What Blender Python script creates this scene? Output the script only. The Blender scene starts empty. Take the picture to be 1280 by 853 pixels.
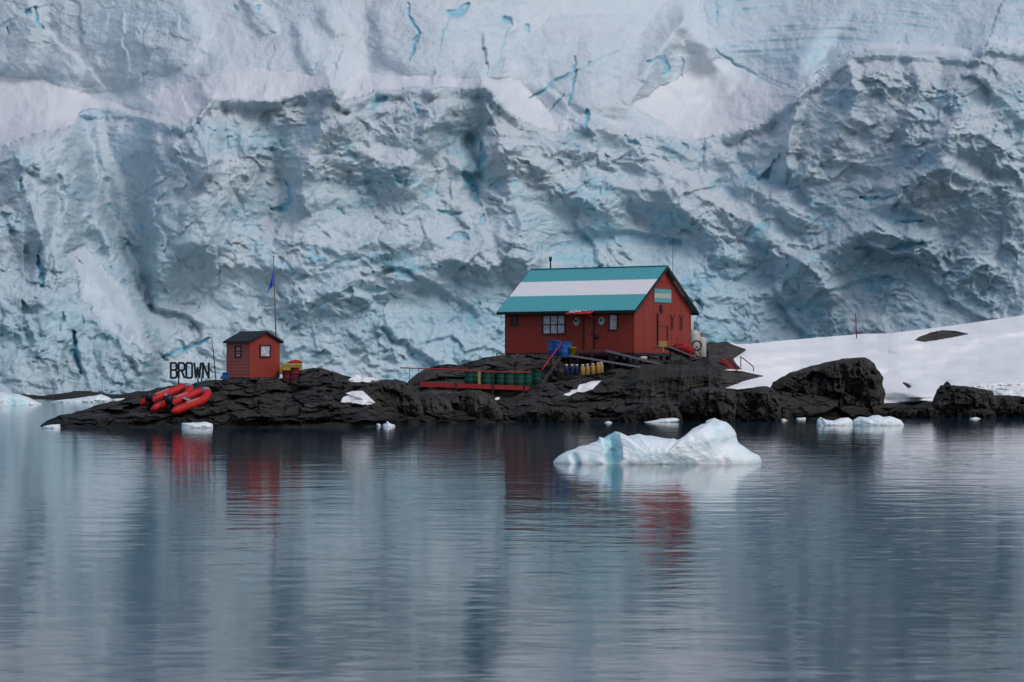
import bpy, bmesh, math, random
import numpy as np
from mathutils import Vector, Matrix
random.seed(7)
R = math.radians
# ------------------------------------------------------------------ camera, sky, sun, exposure
F, H, CX, HY = 3100.0, 2.9, 640.0, 464.0          # focal length in photo pixels, eye height, image centre x, horizon y
sc = bpy.context.scene
cd = bpy.data.cameras.new('camera'); cam = bpy.data.objects.new('camera', cd); sc.collection.objects.link(cam)
cam.location = (0, 0, H); cam.rotation_euler = (R(90), 0, 0)
cd.sensor_width = 36; cd.lens = F/1280*36; cd.shift_y = (HY-426.5)/1280
cd.clip_start = 0.5; cd.clip_end = 8000
cd.dof.use_dof = True; cd.dof.focus_distance = 150; cd.dof.aperture_fstop = 4.0
sc.camera = cam
SUN_EL, SUN_AZ = 50, 138                            # azimuth clockwise from +Y
w = bpy.data.worlds.new('World'); sc.world = w; w.use_nodes = True
nt = w.node_tree; bg = nt.nodes['Background']
sky = nt.nodes.new('ShaderNodeTexSky'); sky.sky_type = 'NISHITA'; sky.sun_disc = False
sky.sun_elevation = R(SUN_EL); sky.sun_rotation = R(SUN_AZ); sky.air_density = 1.0; sky.dust_density = 2.0; sky.ozone_density = 1.5
nt.links.new(sky.outputs[0], bg.inputs[0]); bg.inputs[1].default_value = 0.1
sd = bpy.data.lights.new('sun', 'SUN'); sd.energy = 1.0; sd.angle = R(40); sd.color = (1, .975, .95)
sun = bpy.data.objects.new('sun', sd); sc.collection.objects.link(sun)
az, el = R(SUN_AZ), R(SUN_EL)
sun.rotation_euler = Vector((math.sin(az)*math.cos(el), math.cos(az)*math.cos(el), math.sin(el))).to_track_quat('Z', 'Y').to_euler()
sc.view_settings.view_transform = 'Standard'; sc.view_settings.look = 'None'; sc.view_settings.gamma = 1
sc.view_settings.exposure = 0.19
sc.cycles.max_bounces = 6; sc.cycles.diffuse_bounces = 5; sc.cycles.glossy_bounces = 3

# ------------------------------------------------------------------ helpers
def P(px, py, D):
    return Vector(((px-CX)/F*D, D, H-(py-HY)/F*D))
def tag(o, label=None, cat=None, group=None, kind=None):
    if label: o['label'] = label
    if cat: o['category'] = cat
    if group: o['group'] = group
    if kind: o['kind'] = kind
    return o
def thing(name, label, cat, loc=(0, 0, 0), rotz=0, group=None):
    o = bpy.data.objects.new(name, None); sc.collection.objects.link(o)
    o.location = loc; o.rotation_euler = (0, 0, rotz); o.empty_display_size = .2
    return tag(o, label, cat, group)
def link_mesh(name, me, mats, parent=None):
    for m in (mats if isinstance(mats, (list, tuple)) else [mats]): me.materials.append(m)
    o = bpy.data.objects.new(name, me); sc.collection.objects.link(o)
    if parent: o.parent = parent
    return o
def np_mesh(name, V, Fq, mats, parent=None, smooth=True, attr=None):
    me = bpy.data.meshes.new(name)
    V = np.asarray(V, np.float32); Fq = np.asarray(Fq, np.int32); k = Fq.shape[1]
    me.vertices.add(len(V)); me.vertices.foreach_set('co', V.ravel())
    me.loops.add(Fq.size); me.loops.foreach_set('vertex_index', Fq.ravel())
    me.polygons.add(len(Fq)); me.polygons.foreach_set('loop_start', np.arange(0, Fq.size, k, dtype=np.int32))
    me.update(calc_edges=True)
    me.polygons.foreach_set('use_smooth', np.full(len(Fq), smooth))
    if attr is not None:
        a = me.color_attributes.new('mask', 'FLOAT_COLOR', 'POINT')
        c = np.ones((len(V), 4), np.float32); c[:, :attr.shape[1]] = attr
        a.data.foreach_set('color', c.ravel())
    me.validate()
    return link_mesh(name, me, mats, parent)
class MB:
    def __init__(s): s.bm = bmesh.new(); s.mi = 0
    def _f(s, vs, sm=False):
        f = s.bm.faces.new(vs); f.material_index = s.mi; f.smooth = sm; return f
    def box(s, x0, x1, y0, y1, z0, z1, M=None):
        c = [Vector((x, y, z)) for z in (z0, z1) for x, y in ((x0, y0), (x1, y0), (x1, y1), (x0, y1))]
        if M: c = [M @ p for p in c]
        v = [s.bm.verts.new(p) for p in c]
        for q in ((3, 2, 1, 0), (4, 5, 6, 7), (0, 1, 5, 4), (1, 2, 6, 5), (2, 3, 7, 6), (3, 0, 4, 7)): s._f([v[i] for i in q])
        return s
    def bar(s, a, b, w, h=None, up=Vector((0, 0, 1))):
        a, b = Vector(a), Vector(b); h = h or w; d = (b-a).normalized()
        if abs(d.dot(up)) > .99: up = Vector((1, 0, 0))
        r = d.cross(up).normalized(); u = r.cross(d)
        v = [s.bm.verts.new(p + r*i*w/2 + u*j*h/2) for p in (a, b) for i, j in ((-1, -1), (1, -1), (1, 1), (-1, 1))]
        for q in ((3, 2, 1, 0), (4, 5, 6, 7), (0, 1, 5, 4), (1, 2, 6, 5), (2, 3, 7, 6), (3, 0, 4, 7)): s._f([v[i] for i in q])
        return s
    def tube(s, pts, rad, n=10, caps=True):
        pts = [Vector(p) for p in pts]; rings = []
        rs = rad if isinstance(rad, (list, tuple)) else [rad]*len(pts)
        ref = Vector((0, 0, 1))
        for i, p in enumerate(pts):
            d = (pts[min(i+1, len(pts)-1)]-pts[max(i-1, 0)]).normalized()
            rr = ref if abs(d.dot(ref)) < .95 else Vector((1, 0, 0))
            a = d.cross(rr).normalized(); b = a.cross(d)
            rings.append([s.bm.verts.new(p+(a*math.cos(t)+b*math.sin(t))*rs[i]) for t in [k*2*math.pi/n for k in range(n)]])
        for i in range(len(rings)-1):
            for k in range(n): s._f([rings[i][k], rings[i][(k+1) % n], rings[i+1][(k+1) % n], rings[i+1][k]], True)
        if caps: s._f(rings[0][::-1]); s._f(rings[-1])
        return s
    def lathe(s, prof, n=20, c=(0, 0, 0), M=None):
        c = Vector(c); rings = []
        for r, z in prof:
            ps = [c+Vector((r*math.cos(t), r*math.sin(t), z)) for t in [k*2*math.pi/n for k in range(n)]]
            if M: ps = [M @ p for p in ps]
            rings.append([s.bm.verts.new(p) for p in ps])
        for i in range(len(rings)-1):
            for k in range(n): s._f([rings[i][k], rings[i][(k+1) % n], rings[i+1][(k+1) % n], rings[i+1][k]], True)
        s._f(rings[0][::-1]); s._f(rings[-1])
        return s
    def prism(s, poly, y0, y1, M=None):          # poly in x,z extruded along y
        a = [Vector((x, y0, z)) for x, z in poly]; b = [Vector((x, y1, z)) for x, z in poly]
        if M: a = [M @ p for p in a]; b = [M @ p for p in b]
        a = [s.bm.verts.new(p) for p in a]; b = [s.bm.verts.new(p) for p in b]; n = len(a)
        s._f(a); s._f(b[::-1])
        for i in range(n): s._f([a[(i+1) % n], a[i], b[i], b[(i+1) % n]])
        return s
    def build(s, name, mats, parent=None, bevel=0):
        bmesh.ops.recalc_face_normals(s.bm, faces=s.bm.faces)
        me = bpy.data.meshes.new(name); s.bm.to_mesh(me); s.bm.free()
        o = link_mesh(name, me, mats, parent)
        if bevel:
            m = o.modifiers.new('bevel', 'BEVEL'); m.width = bevel; m.segments = 2; m.limit_method = 'ANGLE'
        return o
def copy_tree(o, parent=None):
    c = o.copy(); sc.collection.objects.link(c)
    if parent: c.parent = parent; c.matrix_parent_inverse = o.matrix_parent_inverse
    for ch in o.children: copy_tree(ch, c)
    return c

# ---- noise
def _h(x, y, s):
    h = (x.astype(np.int64)*374761393 + y.astype(np.int64)*668265263 + s*974634777) & 0xffffffff
    h = ((h ^ (h >> 13))*1274126177) & 0xffffffff
    h = ((h ^ (h >> 15))*2246822519) & 0xffffffff
    return (h ^ (h >> 16)) & 0xffffffff
def rnd(x, y, s): return _h(x, y, s)/4294967295.0
def pn(x, y, s=0):
    xi, yi = np.floor(x), np.floor(y); fx, fy = x-xi, y-yi
    u = fx*fx*fx*(fx*(fx*6-15)+10); v = fy*fy*fy*(fy*(fy*6-15)+10)
    def g(i, j):
        a = rnd(xi+i, yi+j, s)*2*np.pi
        return np.cos(a)*(fx-i)+np.sin(a)*(fy-j)
    a, b = g(0, 0), g(1, 0); c, d = g(0, 1), g(1, 1)
    a = a+(b-a)*u; c = c+(d-c)*u
    return (a+(c-a)*v)*1.5
def fbm(x, y, s=0, o=4, g=.5, l=2.03):
    t = 0; a = 1.0
    for i in range(o): t = t+a*pn(x, y, s+i*17); x = x*l; y = y*l; a *= g
    return t
def ridged(x, y, s=0, o=4, g=.5, l=2.1):
    t = 0; a = 1.0; w_ = 1.0
    for i in range(o):
        n = (1-np.abs(pn(x, y, s+i*31))*1.6); n = n*n*w_
        t = t+a*n; w_ = np.clip(n*1.6, 0, 1); x = x*l; y = y*l; a *= g
    return t
def facets(x, y, s=0, tilt=1.0):
    """broken blocks: each cell has a random tilt and step"""
    xi, yi = np.floor(x), np.floor(y)
    b1 = np.full(x.shape, 9.0); out = np.zeros(x.shape); b2 = np.full(x.shape, 9.0)
    for i in (-1, 0, 1):
        for j in (-1, 0, 1):
            cx, cy = xi+i, yi+j
            dx = x-(cx+.1+.8*rnd(cx, cy, s)); dy = y-(cy+.1+.8*rnd(cx, cy, s+1)); d = dx*dx+dy*dy
            val = (rnd(cx, cy, s+2)-.5)+tilt*(dx*(rnd(cx, cy, s+3)-.5)+dy*(rnd(cx, cy, s+4)-.5))*2
            m = d < b1
            b2 = np.where(m, b1, np.minimum(b2, d)); b1 = np.where(m, d, b1); out = np.where(m, val, out)
    return out, np.sqrt(b2)-np.sqrt(b1)
def soft_facets(x, y, s=0, tilt=1.0, k=14.0):
    """the same planes, meeting in softened creases"""
    xi, yi = np.floor(x), np.floor(y); W_ = np.zeros(x.shape); out = np.zeros(x.shape)
    for i in (-1, 0, 1):
        for j in (-1, 0, 1):
            cx, cy = xi+i, yi+j
            dx = x-(cx+.1+.8*rnd(cx, cy, s)); dy = y-(cy+.1+.8*rnd(cx, cy, s+1)); w_ = np.exp(-k*(dx*dx+dy*dy))
            out += w_*((rnd(cx, cy, s+2)-.5)+tilt*(dx*(rnd(cx, cy, s+3)-.5)+dy*(rnd(cx, cy, s+4)-.5))*2); W_ += w_
    return out/np.maximum(W_, 1e-12)
def domes(x, y, s=0):
    xi, yi = np.floor(x), np.floor(y); b = np.full(x.shape, 9.0); h = np.zeros(x.shape)
    for i in (-1, 0, 1):
        for j in (-1, 0, 1):
            cx, cy = xi+i, yi+j; rr = .55+.45*rnd(cx, cy, s+5)
            dx = x-(cx+.1+.8*rnd(cx, cy, s)); dy = y-(cy+.1+.8*rnd(cx, cy, s+1)); h = np.maximum(h, np.sqrt(np.clip(1-(dx*dx+dy*dy)/(rr*rr), 0, 1))*rr)
    return h
def interp(pts, u):
    p = np.array(pts, float); return np.interp(u, p[:, 0], p[:, 1])
def inpoly(U, V, poly):
    m = np.zeros(U.shape, bool); n = len(poly)
    for i in range(n):
        x0, y0 = poly[i]; x1, y1 = poly[(i+1) % n]
        if y0 == y1: continue
        c = ((V >= min(y0, y1)) & (V < max(y0, y1)) & (U < x0+(V-y0)*(x1-x0)/(y1-y0)))
        m ^= c
    return m
def seg_dist(U, V, line):
    d = np.full(U.shape, 1e9); side = np.zeros(U.shape); T = np.zeros(U.shape); n = len(line)-1
    for i in range(n):
        x0, y0 = line[i]; x1, y1 = line[i+1]; dx, dy = x1-x0, y1-y0; L2 = dx*dx+dy*dy
        t = np.clip(((U-x0)*dx+(V-y0)*dy)/L2, 0, 1)
        e = np.hypot(U-x0-t*dx, V-y0-t*dy); m = e < d
        d = np.where(m, e, d); side = np.where(m, np.sign((U-x0)*dy-(V-y0)*dx), side); T = np.where(m, (i+t)/n, T)
    return d, side, T
def blur(A, r):
    r = int(r)
    if r < 1: return A
    for _ in range(2):
        for ax in (0, 1):
            B = np.moveaxis(A, ax, 0); pad = np.concatenate([np.repeat(B[:1], r+1, 0), B, np.repeat(B[-1:], r, 0)])
            c = np.cumsum(pad, 0); B = (c[2*r+1:]-c[:-2*r-1])/(2*r+1); A = np.moveaxis(B, 0, ax)
    return A
def smooth(a, b, x):
    t = np.clip((x-a)/(b-a), 0, 1); return t*t*(3-2*t)
def unproj(U, V, D):
    return np.stack([(U-CX)/F*D, D, H-(V-HY)/F*D], -1)
def grid_faces(nr, nc):
    i = np.arange(nr*nc).reshape(nr, nc)
    return np.stack([i[:-1, :-1], i[:-1, 1:], i[1:, 1:], i[1:, :-1]], -1).reshape(-1, 4)

# ---- materials
def new_mat(name):
    m = bpy.data.materials.new(name); m.use_nodes = True
    n = m.node_tree; b = n.nodes['Principled BSDF']; return m, n, b
def N(n, t, **k):
    x = n.nodes.new(t)
    for a, v in k.items():
        if a in x.inputs: x.inputs[a].default_value = v
        else: setattr(x, a, v)
    return x
def ramp(n, src, stops):
    r = n.nodes.new('ShaderNodeValToRGB'); n.links.new(src, r.inputs[0]); e = r.color_ramp.elements
    while len(e) < len(stops): e.new(.5)
    for k, (p, c) in zip(e, stops): k.position = p; k.color = (c if len(c) == 4 else (*c, 1)) if isinstance(c, tuple) else (c, c, c, 1)
    return r.outputs[0]
def mix(n, f, a, b, bt='MIX'):
    x = n.nodes.new('ShaderNodeMix'); x.data_type = 'RGBA'; x.blend_type = bt
    for s, v in ((x.inputs['Factor'], f), (x.inputs['A'], a), (x.inputs['B'], b)):
        if hasattr(v, 'links'): n.links.new(v, s)
        elif isinstance(v, (tuple, list)): s.default_value = (*v, 1) if len(v) == 3 else v
        else: s.default_value = v
    return x.outputs['Result']
def math_(n, op, a, b=0.0, clamp=False):
    x = n.nodes.new('ShaderNodeMath'); x.operation = op; x.use_clamp = clamp
    for i, v in enumerate((a, b)):
        if hasattr(v, 'links'): n.links.new(v, x.inputs[i])
        else: x.inputs[i].default_value = v
    return x.outputs[0]
def noise(n, scale, detail=5, rough=.6, vec=None, dist=0):
    x = N(n, 'ShaderNodeTexNoise', Scale=scale, Detail=detail, Roughness=rough, Distortion=dist)
    if vec: n.links.new(vec, x.inputs['Vector'])
    return x.outputs['Fac']
def bump(n, b, h, strength, dist):
    x = N(n, 'ShaderNodeBump', Strength=strength, Distance=dist)
    n.links.new(h, x.inputs['Height']); n.links.new(x.outputs[0], b.inputs['Normal'])
def paint(name, col, rough=.5, metal=0, wear=.25, dark=.5, scale=3.0, bumpd=.004):
    m, n, b = new_mat(name); co = N(n, 'ShaderNodeTexCoord').outputs['Object']
    f = ramp(n, noise(n, scale, 6, .7, co), [(.35, 0.0), (.75, 1.0)])
    f2 = ramp(n, noise(n, scale*5, 5, .7, co), [(.55, 0.0), (.7, 1.0)])
    c = mix(n, math_(n, 'MULTIPLY', f, wear), col, tuple(x*dark for x in col))
    c = mix(n, math_(n, 'MULTIPLY', f2, wear*.6), c, tuple(x*.6+.08 for x in col))
    n.links.new(c, b.inputs['Base Color']); b.inputs['Roughness'].default_value = rough; b.inputs['Metallic'].default_value = metal; b.inputs['Specular IOR Level'].default_value = .3
    bump(n, b, noise(n, scale*12, 3, .6, co), .4, bumpd)
    return m
def attr_rgb(n):
    a = N(n, 'ShaderNodeAttribute'); a.attribute_name = 'mask'
    s = N(n, 'ShaderNodeSeparateColor'); n.links.new(a.outputs['Color'], s.inputs[0]); return s.outputs
def mat_glacier():
    m, n, b = new_mat('glacier_ice'); co = N(n, 'ShaderNodeTexCoord').outputs['Object']; A = attr_rgb(n)
    geo = N(n, 'ShaderNodeNewGeometry'); nz = N(n, 'ShaderNodeSeparateXYZ'); n.links.new(geo.outputs['Normal'], nz.inputs[0])
    n1 = noise(n, .06, 6, .65, co, .6); n2 = noise(n, .5, 6, .7, co, .8); n3 = noise(n, .025, 4, .6, co)
    ice = mix(n, ramp(n, n1, [(.38, 0.0), (.62, 1.0)]), (.42, .56, .63), (.52, .605, .655))
    ice = mix(n, ramp(n, n2, [(.35, 0.0), (.7, 1.0)]), ice, (.63, .70, .745))
    ice = mix(n, ramp(n, n3, [(.5, 0.0), (.68, .45)]), ice, (.46, .67, .75))
    dirt_shade = math_(n, 'MULTIPLY', A[2], ramp(n, noise(n, .35, 7, .75, co, .5), [(.40, 0.15), (.62, 1.0)]))
    ice = mix(n, math_(n, 'MULTIPLY', dirt_shade, .62), ice, (.30, .33, .36))  # grey for dirty ice and for the right cliff's painted shade
    up = ramp(n, math_(n, 'ADD', nz.outputs['Z'], math_(n, 'MULTIPLY', math_(n, 'SUBTRACT', n2, .5), .5)), [(.42, 0.0), (.72, 1.0)])
    sn = math_(n, 'MAXIMUM', math_(n, 'MULTIPLY', up, .5), A[1], True)
    c = mix(n, sn, ice, (.68, .69, .715))
    bl = math_(n, 'MULTIPLY', A[0], 1.0, True)
    c = mix(n, bl, c, (.15, .52, .66))
    n.links.new(c, b.inputs['Base Color']); b.inputs['Roughness'].default_value = .6; b.inputs['Specular IOR Level'].default_value = .25
    h = math_(n, 'ADD', math_(n, 'MULTIPLY', noise(n, 1.1, 7, .68, co, 1.0), 1.0), math_(n, 'MULTIPLY', noise(n, .35, 4, .6, co, 1.5), 1.4))
    h = math_(n, 'MULTIPLY', h, math_(n, 'POWER', math_(n, 'SUBTRACT', 1.0, A[1], True), 1.5))
    bump(n, b, h, .75, .45)
    return m
def mat_rock(name='dark_rock', tone=1.0, moss=.5):
    m, n, b = new_mat(name); co = N(n, 'ShaderNodeTexCoord').outputs['Object']
    geo = N(n, 'ShaderNodeNewGeometry'); nz = N(n, 'ShaderNodeSeparateXYZ'); n.links.new(geo.outputs['Normal'], nz.inputs[0])
    a = noise(n, .8, 8, .7, co, .4); s = noise(n, 5, 8, .75, co); big = noise(n, .18, 3, .5, co)
    c = mix(n, ramp(n, a, [(.35, 0.0), (.68, 1.0)]), tuple(x*tone for x in (.010, .011, .012)), tuple(x*tone for x in (.100, .094, .086)))
    c = mix(n, ramp(n, s, [(.5, 0.0), (.75, .6)]), c, tuple(x*tone for x in (.062, .06, .058)))
    c = mix(n, ramp(n, noise(n, .45, 5, .6, co, .8), [(.48, 0.0), (.66, .65)]), c, tuple(x*tone for x in (.066, .052, .036)))
    up = ramp(n, nz.outputs['Z'], [(.3, 0.0), (.9, 1.0)])
    ms = math_(n, 'MULTIPLY', math_(n, 'MULTIPLY', up, ramp(n, big, [(.48, 0.0), (.62, 1.0)])), moss)
    c = mix(n, ms, c, (.034, .036, .022))
    # wet, darker band next to the water
    pz = N(n, 'ShaderNodeSeparateXYZ'); n.links.new(co, pz.inputs[0])
    wet = ramp(n, math_(n, 'ADD', pz.outputs['Z'], math_(n, 'MULTIPLY', a, .5)), [(.35, .45), (1.0, 1.0)])
    c = mix(n, 1.0, c, wet, 'MULTIPLY')
    sp = ramp(n, noise(n, 9, 2, .5, co), [(.74, 0.0), (.78, 1.0)])
    c = mix(n, math_(n, 'MULTIPLY', sp, .35), c, (.15, .145, .14))
    n.links.new(c, b.inputs['Base Color']); b.inputs['Roughness'].default_value = .8; b.inputs['Specular IOR Level'].default_value = .15
    h = math_(n, 'ADD', math_(n, 'MULTIPLY', a, 1.0), math_(n, 'MULTIPLY', s, .25))
    bump(n, b, h, .9, .35)
    return m
def mat_snow(name='snow', col=(.86, .85, .85)):
    m, n, b = new_mat(name); co = N(n, 'ShaderNodeTexCoord').outputs['Object']
    a = noise(n, .35, 6, .6, co, .5)
    c = mix(n, ramp(n, a, [(.35, 0.0), (.7, 1.0)]), tuple(x*.93 for x in col), col)
    d = ramp(n, noise(n, 1.3, 8, .8, co, 1.0), [(.62, 0.0), (.75, .35)])
    c = mix(n, d, c, (.6, .6, .62))
    n.links.new(c, b.inputs['Base Color']); b.inputs['Roughness'].default_value = .7; b.inputs['Specular IOR Level'].default_value = .2
    bump(n, b, noise(n, .9, 7, .65, co, .6), .5, .15)
    return m
def mat_berg():
    m, n, b = new_mat('berg_ice'); co = N(n, 'ShaderNodeTexCoord').outputs['Object']; A = attr_rgb(n)
    a = noise(n, 1.2, 6, .6, co, .6)
    c = mix(n, ramp(n, a, [(.35, 0.0), (.65, 1.0)]), (.70, .82, .85), (.86, .89, .90))
    c = mix(n, A[0], c, (.22, .60, .66))
    n.links.new(c, b.inputs['Base Color']); b.inputs['Roughness'].default_value = .35
    b.inputs['Subsurface Weight'].default_value = .6; b.inputs['Subsurface Radius'].default_value = (.15, .35, .5); b.inputs['Subsurface Scale'].default_value = .5
    bump(n, b, noise(n, 5, 5, .6, co), .5, .05)
    return m
def mat_water():
    m, n, b = new_mat('sea_water'); co = N(n, 'ShaderNodeTexCoord').outputs['Object']
    b.inputs['Base Color'].default_value = (.011, .034, .050, 1); b.inputs['Roughness'].default_value = .06
    b.inputs['IOR'].default_value = 1.333; b.inputs['Specular IOR Level'].default_value = .5
    mp = N(n, 'ShaderNodeMapping'); n.links.new(co, mp.inputs[0]); mp.inputs['Scale'].default_value = (.75, 1.1, 1)
    v = mp.outputs[0]
    calm = ramp(n, noise(n, .035, 3, .5, co), [(.35, .5), (.7, 1.0)])
    h = math_(n, 'ADD', math_(n, 'MULTIPLY', noise(n, 3.2, 2, .5, v), .2), math_(n, 'MULTIPLY', noise(n, 1.0, 2, .5, v), .8))
    h = math_(n, 'ADD', h, math_(n, 'MULTIPLY', noise(n, .28, 2, .5, v), 1.0))
    h = math_(n, 'MULTIPLY', h, calm)
    bump(n, b, h, 1.0, WAVE)
    return m
WAVE = .021
M = dict(glacier=mat_glacier(), rock=mat_rock('dark_rock', .8, .6), boulder=mat_rock('boulder_rock', .95, .6), hillrock=mat_rock('hill_rock', 1.05, .8), snow=mat_snow(), berg=mat_berg(), water=mat_water(),
    beam=paint('red_beam_paint', (.30, .018, .018), .6, wear=.4),
    lit_red=paint('lit_red_boards', (.55, .13, .105), .6, wear=.5),  # wall red made paler: light painted into the hut's eaves side
    red=paint('red_wall_paint', (.285, .036, .023), .6, wear=.35), redtrim=paint('red_trim_paint', (.42, .02, .025), .5),
    teal=paint('teal_roof_paint', (.09, .37, .40), .5, wear=.38, dark=.8), white=paint('white_roof_paint', (.80, .77, .78), .5, wear=.15, dark=.85),
    black=paint('black_trim', (.012, .013, .018), .5), dkgrey=paint('dark_roof_felt', (.022, .026, .03), .75),
    wood=paint('weathered_wood', (.055, .05, .047), .8, wear=.6), greywood=paint('grey_plank', (.16, .16, .16), .8, wear=.4),
    blue=paint('blue_plastic', (.012, .10, .36), .35), dkblue=paint('dark_blue_paint', (.008, .016, .06), .45), green=paint('green_drum_paint', (.006, .065, .045), .5, wear=.45),
    yellow=paint('yellow_plastic', (.55, .36, .03), .45), orange=paint('ochre_cylinder_paint', (.36, .21, .06), .6, wear=.4), wht=paint('white_paint', (.50, .47, .42), .5),
    hyp=paint('boat_red_fabric', (.46, .012, .012), .5, wear=.15), pink=paint('faded_boat_fabric', (.45, .16, .14), .5), motor=paint('motor_black', (.012, .014, .02), .35),
    grey=paint('grey_fabric', (.20, .23, .27), .5), curtain=paint('curtain_white', (.33, .32, .35), .8), sign=paint('sign_dark_teal', (.004, .018, .026), .5),
    flag=paint('flag_blue', (.03, .17, .72), .7), rust=paint('rusty_pole', (.16, .07, .06), .6), drumred=paint('dark_red_drum', (.16, .012, .02), .5), tan=paint('tan_box', (.36, .25, .10), .7))
def mat_glass():
    m, n, b = new_mat('window_glass'); b.inputs['Base Color'].default_value = (.28, .28, .31, 1); b.inputs['Roughness'].default_value = .12
    co = N(n, 'ShaderNodeTexCoord').outputs['Object']; c = ramp(n, noise(n, 4, 4, .6, co), [(.35, (.3, .3, .33)), (.65, (.56, .55, .57))]); n.links.new(c, b.inputs['Base Color'])
    return m
M['glass'] = mat_glass()
M['darkglass'] = paint('dark_window_glass', (.03, .035, .045), .12)

# ------------------------------------------------------------------ glacier
def build_glacier():
    uu = np.concatenate([np.arange(-620, -10, 7), np.arange(-10, 1290, 1.2), np.arange(1290, 1900, 7)])
    vv = np.concatenate([np.arange(516, -14, -1.2), np.arange(-14, -460, -6)])
    # coarse maps on a regular grid
    st = 3.0; cu = np.arange(-624, 1905, st); cv = np.arange(519, -470, -st); CU, CV = np.meshgrid(cu, cv)
    lip = interp([(-620, 200), (0, 188), (30, 171), (95, 157), (104, 136), (150, 138), (220, 156), (240, 150), (265, 124), (330, 126), (380, 118), (415, 107), (426, 128), (450, 122), (470, 113), (525, 110), (611, 109), (618, 125), (640, 142), (670, 160), (700, 165), (740, 152), (800, 166), (860, 176), (890, 172), (940, 158), (960, 150), (985, 130), (1000, 114), (1030, 95), (1063, 67), (1085, 62), (1160, 64), (1215, 70), (1235, 53), (1260, 60), (1280, 64), (1420, 40), (1900, 60)], CU)
    above = CV < lip
    g = np.where(above, .20, interp([(-620, .04), (50, .045), (110, .08), (170, .08), (260, .04), (600, .045), (760, .065), (900, .06), (1010, .04), (1900, .04)], CU)); rough = np.where(above, .16, 1.0); snow = np.where(above, .55, 0.0)
    def reg(poly, gv, rv, sv):
        m = inpoly(CU, CV, poly) & above
        g[m] = gv; rough[m] = rv; snow[m] = sv
    reg([(-620, -30), (215, -30), (255, 20), (255, 60), (235, 82), (150, 116), (100, 114), (50, 98), (0, 95), (-620, 95)], .07, .5, .12)
    reg([(300, 0), (330, 30), (345, 60), (330, 95), (400, 92), (440, 60), (430, -20), (310, -20)], .10, .3, .3)
    reg([(455, -30), (690, -30), (640, 20), (628, 96), (600, 100), (520, 102), (475, 80), (462, 40)], .085, .10, .25)
    reg([(690, 20), (640, 60), (650, 100), (680, 130), (730, 160), (800, 166), (850, 150), (850, 60), (800, 20)], .085, .32, .3)
    reg([(880, -30), (1900, -60), (1900, 50), (1280, 55), (1210, 70), (1080, 57), (1030, 92), (985, 112), (890, 62)], .16, .03, .25)
    reg([(-620, 100), (0, 97), (50, 100), (110, 118), (190, 142), (240, 152), (150, 170), (0, 200), (-620, 230)], .55, .02, 1)
    reg([(180, 118), (250, 95), (330, 86), (400, 95), (424, 110), (330, 130), (230, 160)], .45, .03, 1)
    reg([(425, 104), (450, 92), (600, 98), (612, 112), (525, 118), (430, 125)], .5, .05, .9)
    reg([(605, 96), (650, 100), (680, 130), (700, 168), (640, 150), (612, 118)], .42, .06, .95)
    reg([(790, 130), (850, 95), (900, 72), (985, 108), (1004, 116), (960, 156), (890, 180), (840, 160)], .42, .04, 1)
    ap = inpoly(CU, CV, [(84, 318), (104, 306), (128, 330), (160, 372), (190, 428), (190, 442), (160, 432), (128, 408), (104, 372)]); g[ap] = .26; rough[ap] = .4; snow[ap] = .6
    band = (CV < lip) & (CV > lip-9) & (CU > 1015); g[band] = 2.4; rough[band] = .05; snow[band] = .9
    hi = CV < -15; g[hi] = .2; rough[hi] = .6
    bt = smooth(210, 150, CU+.35*(CV-400)*(CV < 400))*smooth(190, 240, CV); g = g+bt*.02
    g = blur(g, 1); rough = blur(rough, 1)
    D = np.cumsum(g, 0)*st
    D += interp([(-620, 300), (0, 300), (190, 300), (260, 305), (640, 312), (1000, 318), (1280, 300), (1900, 285)], CU)
    # soften column-to-column seams of the snow fields above the lip
    def blur_h(A_, rr_):
        pad = np.concatenate([np.repeat(A_[:, :1], rr_+1, 1), A_, np.repeat(A_[:, -1:], rr_, 1)], 1); c_ = np.cumsum(pad, 1); return (c_[:, 2*rr_+1:]-c_[:, :-2*rr_-1])/(2*rr_+1)
    D1 = blur_h(blur_h(D, 5), 5); D2 = blur_h(blur_h(D, 16), 16); D3 = blur_h(blur_h(D, 40), 40); hgt = lip-CV
    k1 = smooth(2, 14, hgt); k2 = smooth(20, 60, hgt); k3 = smooth(60, 120, hgt)
    keep = smooth(1040, 1060, CU); D = D*(1-k1)+k1*(D1*(1-k2)+k2*(D2*(1-k3)+D3*k3))
    und = np.clip(1-np.abs(hgt+14)/13, 0, 1)*(1-smooth(640, 660, CU)*(1-smooth(860, 880, CU)))
    D = D+und*1.7
    def add_poly(poly, amp, r):
        nonlocal D
        D = D-amp*blur(inpoly(CU, CV, poly).astype(float), r)
    add_poly([(-620, 222), (-60, 208), (0, 190), (30, 172), (92, 159), (106, 190), (112, 240), (140, 290), (165, 345), (186, 410), (192, 450), (191, 530), (-620, 530)], 26, 2)
    add_poly([(-620, 330), (60, 350), (112, 345), (150, 395), (184, 432), (188, 470), (120, 530), (-620, 530)], 5, 5)
    add_poly([(100, 300), (125, 330), (188, 425), (185, 440), (150, 420), (105, 350)], 3, 4)
    add_poly([(100, 150), (240, 155), (265, 230), (262, 330), (170, 360), (110, 290), (60, 215)], 7, 8)
    add_poly([(1000, 118), (1065, 68), (1235, 55), (1300, 60), (1250, 240), (1160, 280), (1010, 300), (980, 200)], 4, 18)
    add_poly([(1180, 150), (1300, 120), (1300, 300), (1180, 270), (1140, 220)], 2.5, 12)
    add_poly([(-620, -40), (205, -40), (252, 18), (256, 58), (236, 84), (190, 100), (150, 117), (100, 115), (50, 99), (0, 96), (-620, 96)], 3, 3)
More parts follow.
